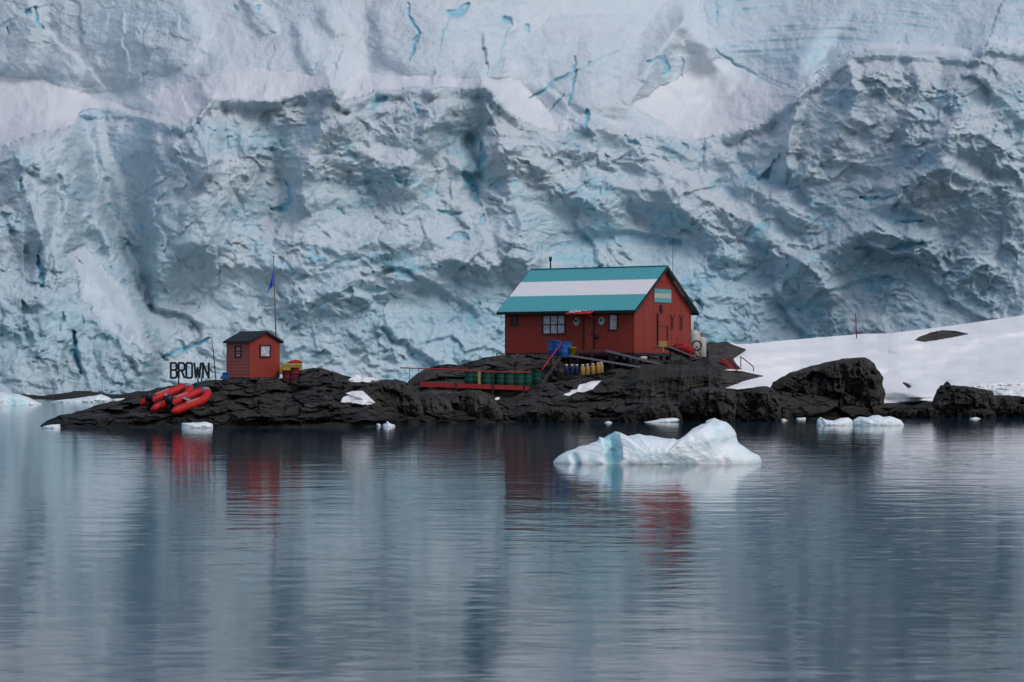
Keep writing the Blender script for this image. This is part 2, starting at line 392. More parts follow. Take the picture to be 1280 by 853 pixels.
    add_poly([(-620, -40), (20, -40), (52, 20), (46, 70), (30, 98), (-620, 96)], 2.5, 2)
    add_poly([(300, -5), (318, 2), (338, 20), (345, 40), (330, 46), (312, 30)], 1.8, 1)
    add_poly([(368, 30), (382, 28), (398, 60), (392, 90), (374, 78)], 1.8, 1); add_poly([(400, 2), (425, 14), (440, 40), (420, 46), (402, 30)], 1.6, 1)
    add_poly([(462, 12), (500, -20), (640, -20), (648, 20), (640, 60), (626, 98), (560, 104), (500, 92), (474, 78)], 2.6, 2)
    add_poly([(655, 60), (720, 30), (800, 50), (832, 60), (800, 130), (740, 150), (690, 120)], 2.5, 3)
    add_poly([(796, 100), (812, 66), (835, 36), (850, 24), (866, 26), (886, 58), (880, 66), (840, 66), (832, 96), (812, 110)], 3.2, 2)
    add_poly([(836, 68), (882, 66), (925, 100), (900, 122), (850, 124), (828, 100)], 2.2, 1)
    add_poly([(884, 62), (910, 70), (990, 112), (1004, 118), (975, 150), (920, 140), (895, 100)], 3, 3)
    add_poly([(230, 96), (300, 80), (340, 74), (395, 96), (420, 110), (330, 128), (262, 126)], 2.5, 3)
    def ridge(line, amp, wd, side=0, ex=1.0):
        nonlocal D
        d, s_, T = seg_dist(CU, CV, line); t = np.clip(1-d/wd, 0, 1)**ex
        if side: t = np.where(s_*side > 0, np.clip(1-d/(wd*.5), 0, 1), t)
        D = D-amp*t
    ridge([(415, 107), (428, 150), (445, 185), (475, 202), (512, 207)], 5, 42, 1)
    ridge([(415, 107), (395, 180), (360, 260)], 4, 50, -1)
    ridge([(613, 108), (622, 170), (640, 240), (665, 330)], 5.5, 75, -1)
    ridge([(613, 108), (560, 135), (520, 190), (500, 230)], 3, 40)
    ridge([(470, 190), (540, 195), (600, 160)], -3, 50)
    ridge([(588, 175), (596, 205), (590, 240)], -3, 14)
    ridge([(240, 150), (262, 205), (270, 300)], 4, 45, 1)
    ridge([(330, 150), (345, 210), (352, 265)], -4, 30)
    ridge([(100, 160), (70, 230), (40, 330)], -3, 45)
    ridge([(110, 340), (140, 380), (188, 430)], 5, 36, -1)
    ridge([(20, 195), (40, 260), (60, 330)], 5, 36)
    ridge([(1000, 118), (988, 170), (984, 210)], 4, 22, 1)
    ridge([(1095, 70), (1050, 150), (975, 250)], 2.5, 60)
    ridge([(1235, 55), (1200, 150), (1120, 270), (1010, 330)], 3, 85, -1)
    ridge([(1270, 70), (1240, 130), (1225, 220)], -2.5, 45)
    ridge([(855, 24), (830, 55), (800, 110)], 4, 30, 1); ridge([(855, 24), (885, 60)], 3, 20)
    ridge([(690, 300), (780, 290), (870, 310)], -3, 45)
    ridge([(860, 240), (960, 290), (1040, 360)], 3, 40, 1)
    ridge([(740, 230), (830, 240), (900, 300)], 3, 40, 1)
    ridge([(300, 330), (420, 340), (520, 300), (620, 320)], 4, 60)
    ridge([(200, 400), (300, 350), (330, 250)], -2.5, 70)
    for ln, am, wd_, sd in [([(262, 126), (270, 170), (262, 215)], 2.5, 26, 1), ([(330, 126), (322, 160), (300, 200), (285, 250)], 2.5, 34, -1), ([(120, 150), (128, 200), (122, 260), (135, 300)], 3, 26, 1), ([(60, 215), (62, 260), (52, 300)], 2.5, 22, 1),
        ([(450, 120), (440, 150), (455, 175)], 2, 22, -1), ([(545, 115), (540, 150), (520, 180), (505, 185)], 2.5, 30, -1), ([(700, 168), (690, 205), (705, 240), (760, 262)], 2.5, 34, 1), ([(640, 190), (690, 215), (720, 235)], 2, 26, 1),
        ([(740, 155), (790, 175), (820, 215), (880, 230)], 2, 30, 1), ([(500, 340), (560, 320), (610, 330)], 2, 26, 1), ([(370, 300), (430, 310), (480, 300)], 2, 26, 1), ([(380, 380), (450, 350), (540, 355)], 2, 30, 1),
        ([(1060, 72), (1075, 120), (1050, 170)], 2.2, 26, 1), ([(1140, 66), (1150, 110), (1130, 160)], 2.2, 28, -1), ([(1180, 170), (1230, 165), (1262, 205)], 2.5, 30, 1), ([(1110, 240), (1180, 210), (1260, 240)], 2, 34, 1), ([(900, 190), (930, 230), (990, 260)], 2, 30, 1), ([(1000, 330), (1080, 290), (1160, 300)], 2, 34, 1), ([(900, 320), (960, 300), (1010, 330)], 2, 28, 1)]:
        jx = [(x+random.uniform(-3, 3), y+random.uniform(-3, 3)) for x, y in ln]; ridge(jx, am, wd_, sd)
    def samp(A, U, V):
        x = (U-cu[0])/st; y = (cv[0]-V)/st
        x = np.clip(x, 0, len(cu)-1.001); y = np.clip(y, 0, len(cv)-1.001); i = x.astype(int); j = y.astype(int); fx = x-i; fy = y-j
        return (A[j, i]*(1-fx)+A[j, i+1]*fx)*(1-fy)+(A[j+1, i]*(1-fx)+A[j+1, i+1]*fx)*fy
    U, V = np.meshgrid(uu, vv)
    # jitter the boundaries so that region edges are ragged
    ju = fbm(U/22, V/22, 5, 4)*5; jv = fbm(U/22, V/22, 45, 4)*1.8
    lipU = interp([(1000, 114), (1030, 95), (1063, 67), (1085, 62), (1160, 64), (1215, 70), (1235, 53), (1260, 60), (1280, 64), (1420, 40)], U); cr = smooth(1000, 1040, U)*smooth(26, 8, np.abs(V-lipU)); ju = ju*(1-.75*cr); jv = jv*(1-.85*cr)
    far = smooth(0, 30, np.abs(V-interp([(0, 190), (1280, 60)], U)))
    Dm = samp(D, U+ju*.5, V+jv); rg = np.clip(samp(rough, U+ju, V+jv), 0, 1); sn = np.clip(samp(snow, U+ju, V+jv), 0, 1)
    # broken ice: large fractured planes, then oriented crumpling whose strength varies from place to place
    wx = fbm(U/90, V/70, 101, 4)*22; wy = fbm(U/90, V/70, 131, 4)*18
    qx = fbm(U/30, V/30, 151, 3)*5; qy = fbm(U/30, V/30, 161, 3)*4
    a, b_ = U+wx, V+wy; a1, b1 = U+wx*.45+qx, V+wy*.45+qy
    ca, sa = math.cos(.6), math.sin(.6); ra, rb = a1*ca+b1*sa, -a1*sa+b1*ca; rc, rd = a1*ca-b1*sa, a1*sa+b1*ca
    rug = .22+1.05*smooth(-.25, .45, fbm(U/85, V/60, 66, 3)+.25*fbm(U/25, V/20, 67, 2))
    mV = smooth(300, 150, U+60*fbm(U/120, V/120, 68, 2))*smooth(170, 230, V)
    mV = np.maximum(mV, smooth(.15, .4, fbm(U/170, V/140, 69, 2))*.7)
    mH = smooth(.0, .3, fbm(U/190, V/120, 70, 2)+.25*smooth(700, 1000, U))*(1-mV); mD = np.clip(1-mV-mH, 0, 1)
    d = fbm(U/260, V/200, 3, 3)*2.2
    f1 = soft_facets(ra/120, rb/74, 11, 1.8, 34); f2 = soft_facets(rc/46, rd/30, 21, 1.8, 28); f3 = soft_facets(ra/18, rb/12, 31, 1.7, 24); f4 = soft_facets(a/7, b_/5, 41, 1.6, 18); _f, e2 = facets(rc/46, rd/30, 21, 1.7)
    g1 = soft_facets(a1/26, b1/75, 12, 1.9, 30)
    d += f1*1.5+f2*.95*(.5+.5*rug)*(1-.5*mV)+g1*1.15*mV+f3*.5*rug+f4*.14*rug
    d -= (ridged(a1/30, b1/85, 51, 4, .45)*.75*mV+ridged(ra/70, rb/24, 52, 4, .45)*.65*mD+ridged((U+qx*2+wx)/85, (V+qy*2+wy*1.3-U*.1)/21, 53, 4, .45)*.5*mH)*(.4+.6*rug)
    d -= ridged(rc/26, rd/12, 71, 4, .5)*.22*rug*(1-.5*mV)
    d -= ridged((ra*.9-rb*.5)/12, (rb+ra*.3)/8, 171, 3, .5)*.14*rug
    d -= ridged((a1+V*.3)/34, (b1-U*.12)/6.5, 191, 3, .5)*.10*(.3+.7*mH+.3*mD)
    ph = (V+wy*1.2+ju*2-U*.12)/28; saw = ph-np.floor(ph); d += (np.where(saw < .82, saw/.82, (1-saw)/.18)-.5)*.45*mH*rug
    low = fbm(U/60, V/40, 91, 5)*1.2
    Dm = Dm+.68*d*rg+.8*low*np.clip(.6*rg+.12*(1-sn), 0, 1)
    # layered bands of the upper right slope
    bc = np.hypot((U-1020)*.55, (V-420)); stripes = np.sin(bc/2.0+fbm(U/150, V/70, 9, 2)*3.0)+.5*np.sin(bc/.93+fbm(U/90, V/60, 19, 2)*3)
    sm = smooth(860, 900, U)*smooth(130, 60, V)*(1-rg)
    bandm = sm*smooth(-.35, .15, fbm(U/160, V/40, 12, 3)); Dm += stripes*.16*bandm
    # blue: crevices, cracks and undercuts
    blue = np.zeros(U.shape)
    jl = fbm(U/14, V/14, 201, 3)*4.5; jm = fbm(U/14, V/14, 231, 3)*3
    def crack(line, wd, dep, bl=1.0):
        nonlocal Dm, blue
        x0 = min(p[0] for p in line)-30; x1 = max(p[0] for p in line)+30; y0 = min(p[1] for p in line)-30; y1 = max(p[1] for p in line)+30
        ci = np.where((uu > x0) & (uu < x1))[0]; ri = np.where((vv > y0) & (vv < y1))[0]
        sl = np.ix_(ri, ci); dd, s_, T = seg_dist((U+jl*.6)[sl], (V+jm*.6)[sl], line)
        ww = wd*(.35+.65*np.sin(np.clip(T, 0.03, .97)*np.pi))
        t = np.clip(1-dd/ww, 0, 1); Dm[sl] += .36*dep*np.sqrt(t); blue[sl] = np.maximum(blue[sl], bl*np.clip(smooth(0, .8, t)+.28*smooth(2.6, 0, dd/ww), 0, 1))
    for L, wd, dp, bl in [([(509, 5), (513, 25), (526, 42), (516, 58), (514, 75)], 2.6, 2, .9), ([(560, 15), (572, 18), (585, 6)], 7, 2.5, .95), ([(563, 22), (553, 40), (552, 60)], 1.3, 1, .6),
        ([(630, 22), (638, 30)], 6, 2, .8), ([(636, 32), (628, 65), (620, 92)], 1.4, .9, .5), ([(658, 32), (661, 40)], 4, 1.5, .7),
        ([(720, 72), (715, 90), (690, 105), (675, 118), (662, 122)], 2.6, 2, .9), ([(719, 88), (715, 115), (709, 133)], 2.6, 2, .9), ([(715, 92), (745, 75), (775, 62)], 1.8, 1.2, .55), ([(706, 118), (690, 135), (678, 148)], 1.6, 1.2, .7),
        ([(733, 138), (731, 158)], 4, 2.5, .95), ([(810, 77), (830, 72), (834, 90), (828, 92)], 4, 2.5, .85), ([(852, 72), (854, 100)], 1.2, 1, .7),
        ([(895, 62), (920, 82), (950, 98), (983, 113)], 2.4, 1.6, .85), ([(896, 0), (896, 30)], 1.2, 1, .8), ([(465, 138), (475, 124), (481, 122)], 6, 2.5, .75), ([(517, 130), (522, 140)], 5, 2, .75),
        ([(495, 220), (500, 228)], 6, 2.5, .8), ([(580, 216), (590, 232), (596, 240)], 8, 4, 1.0), ([(602, 178), (604, 195), (598, 212)], 3.6, 3, .95), ([(590, 240), (600, 258)], 5, 2, .6), ([(547, 263), (565, 268), (575, 268)], 4, 2, .7), ([(605, 270), (600, 282)], 5, 2, .55),
        ([(560, 300), (575, 295), (585, 300)], 7, 2, .5), ([(340, 262), (355, 262), (363, 250), (359, 228)], 5.5, 3, .8), ([(407, 222), (412, 224)], 4, 1.5, .8), ([(423, 262), (430, 268)], 5, 1.5, .5), ([(282, 308), (288, 308)], 4, 1.5, .7), ([(178, 292), (179, 282)], 3, 2, .8), ([(133, 258), (138, 260)], 5, 1.5, .7),
        ([(26, 222), (26, 240)], 2, 2, .9), ([(46, 322), (52, 340), (51, 358)], 5.5, 5, 1.0), ([(92, 415), (93, 440), (102, 465)], 5, 5, 1.0), ([(81, 388), (75, 415)], 2, 2, .8), ([(140, 300), (139, 312)], 2.4, 2.5, .9), ([(155, 350), (156, 360)], 4, 2, .6), ([(45, 10), (48, 32), (55, 36)], 3, 2.5, .85), ([(8, 33), (11, 44)], 2.2, 2, .9), ([(33, 18), (38, 12)], 3.5, 2, .8),
        ([(198, 449), (215, 441), (240, 433), (262, 423)], 3.2, 2.2, 1.0), ([(176, 455), (192, 458)], 5, 1, .6), ([(1075, 248), (1085, 250), (1098, 247)], 3.2, 2.5, .95), ([(1095, 250), (1120, 245)], 2, 1.5, .85), ([(1127, 277), (1152, 277)], 2.4, 2, .95), ([(1110, 312), (1130, 308), (1152, 304)], 5, 3, .9), ([(1070, 310), (1095, 311)], 3.5, 2.5, .8), ([(912, 268), (916, 270)], 4, 2, .8),
        ([(925, 333), (945, 336)], 4, 1.6, .6), ([(690, 310), (740, 302), (790, 298), (850, 304)], 11, 3, .5), ([(880, 175), (878, 205)], 3, 1.5, .4), ([(780, 170), (790, 178), (800, 182)], 4, 2, .6), ([(1180, 345), (1210, 340)], 8, 2, .35), ([(1150, 330), (1170, 338)], 4, 2, .5), ([(1040, 365), (1100, 350), (1130, 355)], 7, 2, .4),
        ([(400, 340), (420, 330), (450, 322)], 4, 1.5, .5), ([(455, 365), (480, 362)], 6, 2, .55), ([(370, 350), (385, 346)], 4, 1.5, .6), ([(450, 415), (500, 430)], 6, 1.5, .3), ([(560, 405), (600, 380)], 6, 1.5, .3), ([(940, 375), (1000, 390)], 9, 2, .4), ([(320, 8), (323, 12)], 4, 2, .9), ([(294, 8), (296, 14)], 3, 1.5, .8), ([(390, 90), (398, 78)], 3, 1.5, .5)]:
        crack(L, wd, dp, bl)
    # scattered little crevices and patches where old blue ice shows through
    pat = fbm(U/70, V/50, 301, 5); pat2 = fbm(U/16, V/9, 333, 4)
    pool = smooth(330, 380, U)*smooth(1300, 1000, U)*smooth(120, 300, V)
    blue = np.maximum(blue, np.clip(smooth(.12, .75, pat+.30*pat2)*.60*rg*(.4+.6*pool), 0, 1))
    blue = np.maximum(blue, smooth(.055, .0, e2)*smooth(.05, .5, pat+.25*pat2)*.35*rg)
    pits = smooth(.95, 1.15, fbm(U/15, V/8, 377, 3)+.45*pat)*rg; Dm += pits*.3; blue = np.maximum(blue, pits*.6)
    blue = blue*(1-.5*sn)
    blue = np.maximum(blue, sm*.10+bandm*np.clip(stripes*.6+.2, 0, 1)*.26)
    blue = blue*np.clip(.85+.5*fbm(U/9, V/7, 411, 3), .55, 1)
    # soft pool of blue low on the wall
    soft = np.clip(smooth(150, 420, V)*(.22+.25*fbm(U/200, V/120, 401, 3)), 0, .4)*rg
    blue = np.maximum(blue, soft*.85)
    dirt_shade = np.clip(smooth(300, 100, U)*smooth(180, 330, V)*.9+smooth(70, 0, np.abs(V-interp([(0, 30), (420, 120), (560, 140), (1280, 90)], U)))*.55*rg+.15*rg, 0, 1)
    dirt_shade = np.maximum(dirt_shade, .5*smooth(960, 1060, U)*smooth(-4, 6, V-lipU)); dirt_shade = np.maximum(dirt_shade, .8*smooth(80, 20, U)*smooth(200, 240, V))  # shade of the right cliff painted in as grey; far-left edge darkened too
    dirt_shade = np.maximum(dirt_shade, smooth(470, 492, V)*smooth(200, 180, U))
    # the sky-side slope keeps the rows beyond the frame monotone
    pos = unproj(U, V, Dm)
    att = np.stack([np.clip(blue, 0, 1), np.clip(sn, 0, 1), dirt_shade], -1)
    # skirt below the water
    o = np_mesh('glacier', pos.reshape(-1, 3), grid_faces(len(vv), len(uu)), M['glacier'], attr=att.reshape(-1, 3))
    tag(o, kind='structure')
build_glacier()

# water
mb = MB(); mb.box(-4000, 4000, -2000, 4000, -.02, 0); o = mb.build('sea', M['water']); tag(o, kind='structure')

# ------------------------------------------------------------------ rock sheets
class Sheet:
    """terrain strip: for each column from a front edge up to a skyline, then down behind"""
    def __init__(s, u, vb, vt, Db, Dt, prof, noisef, nt_=150, back=True):
        s.u = u; s.t = np.linspace(0, 1, nt_)**.9; U, T = np.meshgrid(u, s.t)
        s.V = vb+(vt-vb)*T; D = Db+(Dt-Db)*prof(T, U)
        env = smooth(0, .10, T)
        s.D = D+noisef(U, s.V, T)*env
        s.U = U
    def build(s, name, mat, drop=None):
        pos = unproj(s.U, s.V, s.D)
        rows = [pos]
        foot = pos[:1].copy(); foot[..., 2] -= 1.0; foot[..., 1] -= .15; rows.insert(0, foot)
        for k, (dy, fz) in enumerate([(1.5, .99), (4.5, .965), (8, .6), (13, -.3)]):
            r = pos[-1:].copy(); r[..., 1] += dy; r[..., 2] *= fz
            if drop is not None: r[..., 2] = pos[-1:, :, 2]-(1-fz)*drop
            rows.append(r)
        A = np.concatenate(rows, 0)
        return A
    def at(s, px, py):
        i = int(np.clip(np.searchsorted(s.u, px), 0, len(s.u)-1)); col = s.V[:, i]
        Dd = float(np.interp(-py, -col, s.D[:, i])); return P(px, py, Dd)
def rock_noise(amp, jointy=None, seed=0):
    def f(U, V, T):
        wx = fbm(U/40, V/22, seed+1, 3)*7; wy = fbm(U/40, V/22, seed+2, 3)*4
        a, b = U+wx, V+wy
        f1, e1 = facets(a/46, b/17, seed+3, 1.4); f2, e2 = facets(a/17, b/8, seed+5, 1.5); f3, _ = facets(a/7, b/3.6, seed+7, 1.5)
        d = f1*1.7+f2*.8+f3*.28-ridged(a/60, b/26, seed+9, 3, .35)*.45+fbm(U/10, V/5, seed+11, 3)*.16
        d = d*.75-domes(a/58+.1*b, b/21, seed+31)*1.9-domes(a/21, b/9, seed+41)*.6+2.1+smooth(.05, 0, e1)*.25
        if jointy is not None:
            j = jointy(U, V); d = d*(1-.6*j)+j*(ridged(U/9+b*.02, V/60, seed+21, 3)*-.5)
        return d*amp
    return f
vw = [(40, 534), (280, 534.5), (460, 534), (500, 530), (640, 527.5), (840, 526.5), (960, 525), (1100, 522), (1280, 521), (1900, 518)]
uF = np.arange(50, 1500, 1.1)
jag = fbm(uF/9, uF*0+.5, 3, 3)*1.0
vbF = interp(vw, uF); DbF = F*H/(vbF-HY)
vtF = interp([(50, 532.5), (60, 525), (75, 519), (90, 516.5), (105, 512.5), (122, 506), (150, 500.5), (169, 493), (187, 488), (197, 485), (222, 481), (244, 479), (261, 475.5), (287, 473.5), (351, 473.5), (362, 476), (370, 470), (377, 463), (392, 460), (400, 460), (419, 466), (437, 471), (470, 475), (494, 474), (507, 478), (516, 486), (527, 494), (545, 495), (560, 493), (578, 490), (592, 488.5), (610, 492), (626, 498), (640, 497), (655, 490), (670, 484), (690, 478), (720, 474), (745, 470), (760, 463), (785, 458), (810, 454), (835, 451), (860, 448), (880, 447), (888, 450), (893, 470), (897, 483), (905, 485), (925, 487.5), (945, 484.5), (960, 483), (975, 490), (1090, 502), (1110, 507), (1150, 508), (1165, 504), (1200, 500), (1245, 499), (1262, 494), (1280, 497), (1500, 498)], uF)+jag
DtF = DbF+interp([(50, 1.5), (100, 6), (200, 7), (300, 7.5), (400, 9), (500, 8), (640, 7), (750, 9), (790, 11), (880, 11), (900, 5), (960, 4), (1100, 3), (1280, 3), (1500, 3)], uF)
def profF(T, U):
    p = smooth(0, 1, T)*.35+.65*T**1.9
    j = smooth(775, 800, U)*smooth(893, 886, U); return p*(1-j)+j*(np.clip(T, 0, .72)/.72*.30+.70*np.clip((T-.72)/.28, 0, 1))
SF = Sheet(uF, vbF, vtF, DbF, DtF, profF, rock_noise(.62, lambda U, V: smooth(780, 800, U)*smooth(895, 886, U)*smooth(455, 463, V), 500))
# keep the front edge of the crest from jumping past its own height
A = SF.build('shore', None)
# moss/rock mesh
np_mesh('rocky_shore', A.reshape(-1, 3), grid_faces(A.shape[0], A.shape[1]), M['rock']); tag(bpy.context.scene.objects['rocky_shore'], kind='structure')

uM = np.arange(502, 1900, 1.2)
jagM = fbm(uM/11, uM*0+.5, 33, 3)*.8*interp([(500, 1), (900, 1), (950, .3), (1900, .2)], uM)
vtM = interp([(502, 490), (510, 477), (520, 468), (531, 462), (542, 458), (559, 455), (574, 457), (587, 452.5), (606, 447.5), (625, 443.8), (640, 443), (700, 443), (800, 444), (868, 446), (876, 441), (881, 433), (886, 427.5), (908, 427), (918, 430.5), (935, 430), (1000, 424), (1080, 417.5), (1110, 417), (1192, 407), (1280, 394), (1400, 375), (1900, 330)], uM)+jagM
vbM = interp([(502, 502), (950, 500), (1000, 512), (1900, 512)], uM)
dF = np.interp(uM, uF, DtF)
kM = smooth(925, 1000, uM); DbM = np.minimum(dF+.3, 160)*(1-kM)+kM*interp([(960, 159), (1100, 161), (1900, 163)], uM)
DtM = interp([(502, 156), (560, 158), (620, 160), (690, 161), (720, 168), (868, 171), (885, 176), (940, 186), (1000, 200), (1280, 225), (1900, 240)], uM)
DbM = DbM*1.0
def profM(T, U): return T**1.25*(1-smooth(900, 1000, U))+smooth(900, 1000, U)*(T**1.15)
snow_polys = [[(903, 486.5), (925, 489), (950, 489), (975, 480), (1010, 470), (1002, 470), (955, 470.2), (930, 476.5)],
              [(955, 470.2), (945, 468), (928, 464.5), (912, 463.6), (905, 462.5), (916, 461), (927, 462), (921, 456), (916, 449), (922, 445), (932, 438.5), (931, 436), (917, 431.5), (905, 425), (1000, 380), (1900, 250), (1900, 520), (975, 512), (960, 500), (950, 489), (955, 480)]]
rock_polys = [[(1143, 425.5), (1150, 421), (1163, 416), (1178, 413), (1195, 414), (1211, 417.5), (1195, 421), (1172, 425), (1155, 427.5)],
              [(1128, 478), (1134, 479), (1139, 483), (1136, 486), (1131, 482)], [(1106, 504), (1900, 504), (1900, 530), (1106, 530)]]
def is_snow(U, V):
    m = np.zeros(U.shape, bool)
    for p in snow_polys: m |= inpoly(U, V, p)
    for p in rock_polys: m &= ~inpoly(U, V, p)
    return m
def noiseM(U, V, T):
    s = blur(is_snow(U, V).astype(float), 2); rn = rock_noise(.6, None, 700)(U, V, T)
    d = rn*(1-s)+s*(fbm(U/130, V/34, 801, 3)*4+fbm(U/34, V/9, 811, 3)*.2-.25)
    mound, _, _ = seg_dist(U, V*2, [(1095, 2*486), (1140, 2*492)]); d -= np.clip(1-mound/34, 0, 1)**.5*2.4*s
    # melt hollow at the right, under a thin lip of snow
    d += s*smooth(1195, 1240, U)*smooth(477, 484, V)*smooth(500, 494, V)*(1.4+fbm(U/14, V/4, 821, 4)*1.2)
    return d*(.35+.65*smooth(0, .1, T))
SM = Sheet(uM, vbM, vtM, DbM, DtM, profM, noiseM, 170)
A = SM.build('x', None, drop=6.0)
nr, nc = A.shape[:2]; UU = np.broadcast_to(uM, (nr, nc)); VV = HY-(A[..., 2]-H)/A[..., 1]*F
snm = is_snow(UU, VV); snm[-4:] = (uM > 935)
Fq = grid_faces(nr, nc); fs = snm.ravel()[Fq].mean(1) > .5
def sub(Fs):
    ids, inv = np.unique(Fs, return_inverse=True); return A.reshape(-1, 3)[ids], inv.reshape(-1, 4)
v_, f_ = sub(Fq[~fs]); tag(np_mesh('rock_hill', v_, f_, M['hillrock']), kind='structure')
v_, f_ = sub(Fq[fs]); tag(np_mesh('snow_slope', v_, f_, M['snow']), kind='structure')
# dark rock shelf at the foot of the glacier, left
uB = np.arange(-150, 215, 1.3); vbB = interp([(-150, 505), (60, 503), (140, 501), (215, 500)], uB)
vtB = 1.8+interp([(-150, 496), (0, 493), (20, 492), (50, 494), (90, 488), (105, 487), (120, 491), (150, 492), (172, 487), (190, 489), (215, 490)], uB)+fbm(uB/8, uB*0, 71, 3)*1.2
DbB = np.full(uB.shape, F*H/(501-HY)); SB = Sheet(uB, vbB, vtB, DbB, DbB+22, lambda T, U: T, rock_noise(1.0, None, 900), 40)
A = SB.build('x', None); tag(np_mesh('foreshore_rock', A.reshape(-1, 3), grid_faces(A.shape[0], A.shape[1]), M['rock']), kind='structure')

# ------------------------------------------------------------------ solid lumps from a rounded, displaced body
def lump(name, outline, D, T, mat, center, seed=1, pw=2.2, namp=.12, nscale=12, back=None, blues=(), nth=260, nr=70, label=None, cat=None, group=None, rockmode=False, parent=None, jag=.6):
    ol = outline; cx, cy = center
    ang = [math.atan2(-(y-cy), x-cx) for x, y in ol]; rad = [math.hypot(x-cx, y-cy) for x, y in ol]
    o_ = sorted(zip(ang, ol)); th = np.linspace(-math.pi, math.pi, nth, endpoint=False)
    # boundary radius by ray/segment intersection
    rb = np.zeros(nth)
    n = len(ol)
    for k, t in enumerate(th):
        dx, dy = math.cos(t), -math.sin(t); best = 0
        for i in range(n):
            x0, y0 = ol[i][0]-cx, ol[i][1]-cy; x1, y1 = ol[(i+1) % n][0]-cx, ol[(i+1) % n][1]-cy
            den = dx*(y1-y0)-dy*(x1-x0)
            if abs(den) < 1e-9: continue
            s_ = (x0*(y1-y0)-y0*(x1-x0))/den; q = (x0*dy-y0*dx)/den
            if s_ > 0 and -1e-6 <= q <= 1+1e-6: best = max(best, s_)
        rb[k] = best
    rb = rb+fbm(np.cos(th)*rb/ (nscale*.6), np.sin(th)*rb/(nscale*.6), seed, 3)*jag
    V = []; att = []
    rr = np.sin(np.linspace(0, 1, nr)*math.pi/2)
    for sgn in (1, -1):
        RR, TH = np.meshgrid(rr, th, indexing='ij'); B = np.broadcast_to(rb, RR.shape)
        U = cx+RR*B*np.cos(TH); Vp = cy-RR*B*np.sin(TH)
        h = (1-RR**pw)**(1/pw)
        TT = T if sgn > 0 else (back or T)
        m = D/F
        nz = fbm(U/nscale, Vp/nscale, seed+5+sgn, 5)*1.0
        if rockmode:
            f1, e1 = facets(U/nscale/1.6, Vp/nscale/1.4, seed+9, 1.5); f2, _ = facets(U/nscale*1.6, Vp/nscale*1.3, seed+12, 1.5); f3, _ = facets(U/nscale*3.5, Vp/nscale*3.5, seed+13, 1.5)
            nz = nz*.5+f1*1.3+f2*.6+f3*.25-ridged(U/nscale, Vp/nscale*.5, seed+15, 4)*.5
        else:
            nz = nz-ridged(U/nscale/1.6, Vp/nscale/1.3, seed+17, 4)*.6
        dd = -TT*h+nz*namp*smooth(1.0, .8, RR)
        bl = np.zeros(U.shape)
        if sgn > 0:
            for (line, wd, dp, b0) in blues:
                q, _, tt = seg_dist(U, Vp, line); k_ = np.clip(1-q/wd, 0, 1); dd = dd+dp*np.sqrt(k_); bl = np.maximum(bl, b0*smooth(0, .5, k_))
        V.append(unproj(U, Vp, D+sgn*dd)); att.append(np.stack([bl, bl*0, bl*0], -1))
    Fs = []
    for s_ in (0, 1):
        base = s_*nr*nth; i = np.arange(nr*nth).reshape(nr, nth)+base; j = np.roll(i, -1, 1)
        q = np.stack([i[:-1], j[:-1], j[1:], i[1:]], -1).reshape(-1, 4); Fs.append(q if s_ else q[:, ::-1])
    Vv = np.concatenate([v.reshape(-1, 3) for v in V]); At = np.concatenate([a.reshape(-1, 3) for a in att])
    # origin at the middle of the base
    org = Vector((float(Vv[:, 0].mean()), float(Vv[:, 1].mean()), max(0.0, float(Vv[:, 2].min()))))
    Vv = Vv-np.array(org); o = np_mesh(name, Vv, np.concatenate(Fs), mat, attr=At, parent=parent)
    # merge rim
    bm = bmesh.new(); bm.from_mesh(o.data); bmesh.ops.remove_doubles(bm, verts=bm.verts, dist=1e-4); bmesh.ops.recalc_face_normals(bm, faces=bm.faces); bm.to_mesh(o.data); bm.free()
    o.location = org
    return tag(o, label, cat, group)
def wl(D): return HY+F*H/D
def Dw(v): return F*H/(v-HY)

# boulders
lump('boulder', [(960, 540), (962, 486), (967, 478), (978, 471), (990, 465), (1010, 459), (1030, 453), (1052, 449), (1070, 447), (1082, 447), (1092, 453), (1098, 463), (1104, 472), (1103, 482), (1107, 492), (1106, 502), (1108, 540)],
     158, 3.0, M['boulder'], (1034, 500), 21, 3.2, .55, 14, rockmode=True, nth=420, nr=110, label='largest dark boulder standing at the shore in front of the snow slope', cat='boulder', jag=1.0)
lump('boulder', [(1160, 530), (1166, 500), (1171, 488), (1176, 482), (1182, 481), (1205, 483), (1222, 485), (1240, 489), (1246, 500), (1252, 512), (1256, 530)],
     157.5, 1.7, M['boulder'], (1208, 506), 27, 2.8, .35, 11, rockmode=True, nth=300, label='flat topped brown boulder right of the largest one', cat='boulder', jag=.8)
lump('boulder', [(1203, 528), (1206, 516), (1214, 512), (1228, 511), (1243, 514), (1248, 528)], 155.4, .8, M['hillrock'], (1225, 522), 33, 2.4, .15, 7, rockmode=True, nth=160, nr=40, label='small grey boulder at the waterline below the flat topped boulder', cat='boulder')
lump('boulder', [(1178, 483), (1181, 479), (1184, 476.5), (1187, 479), (1190, 484)], 157.3, .2, M['boulder'], (1184, 481.5), 34, 2.4, .05, 3, rockmode=True, nth=60, nr=16, label='tiny dark stone perched on the flat topped boulder', cat='stone', jag=.2)
lump('boulder', [(455, 525), (458, 500), (466, 484), (478, 477), (492, 475), (506, 480), (518, 490), (528, 505), (530, 525)], 139.5, 2.0, M['boulder'], (492, 508), 41, 2.4, .35, 12, rockmode=True, nth=240, label='rounded black boulder between the small snow patch and the red footbridge', cat='boulder')
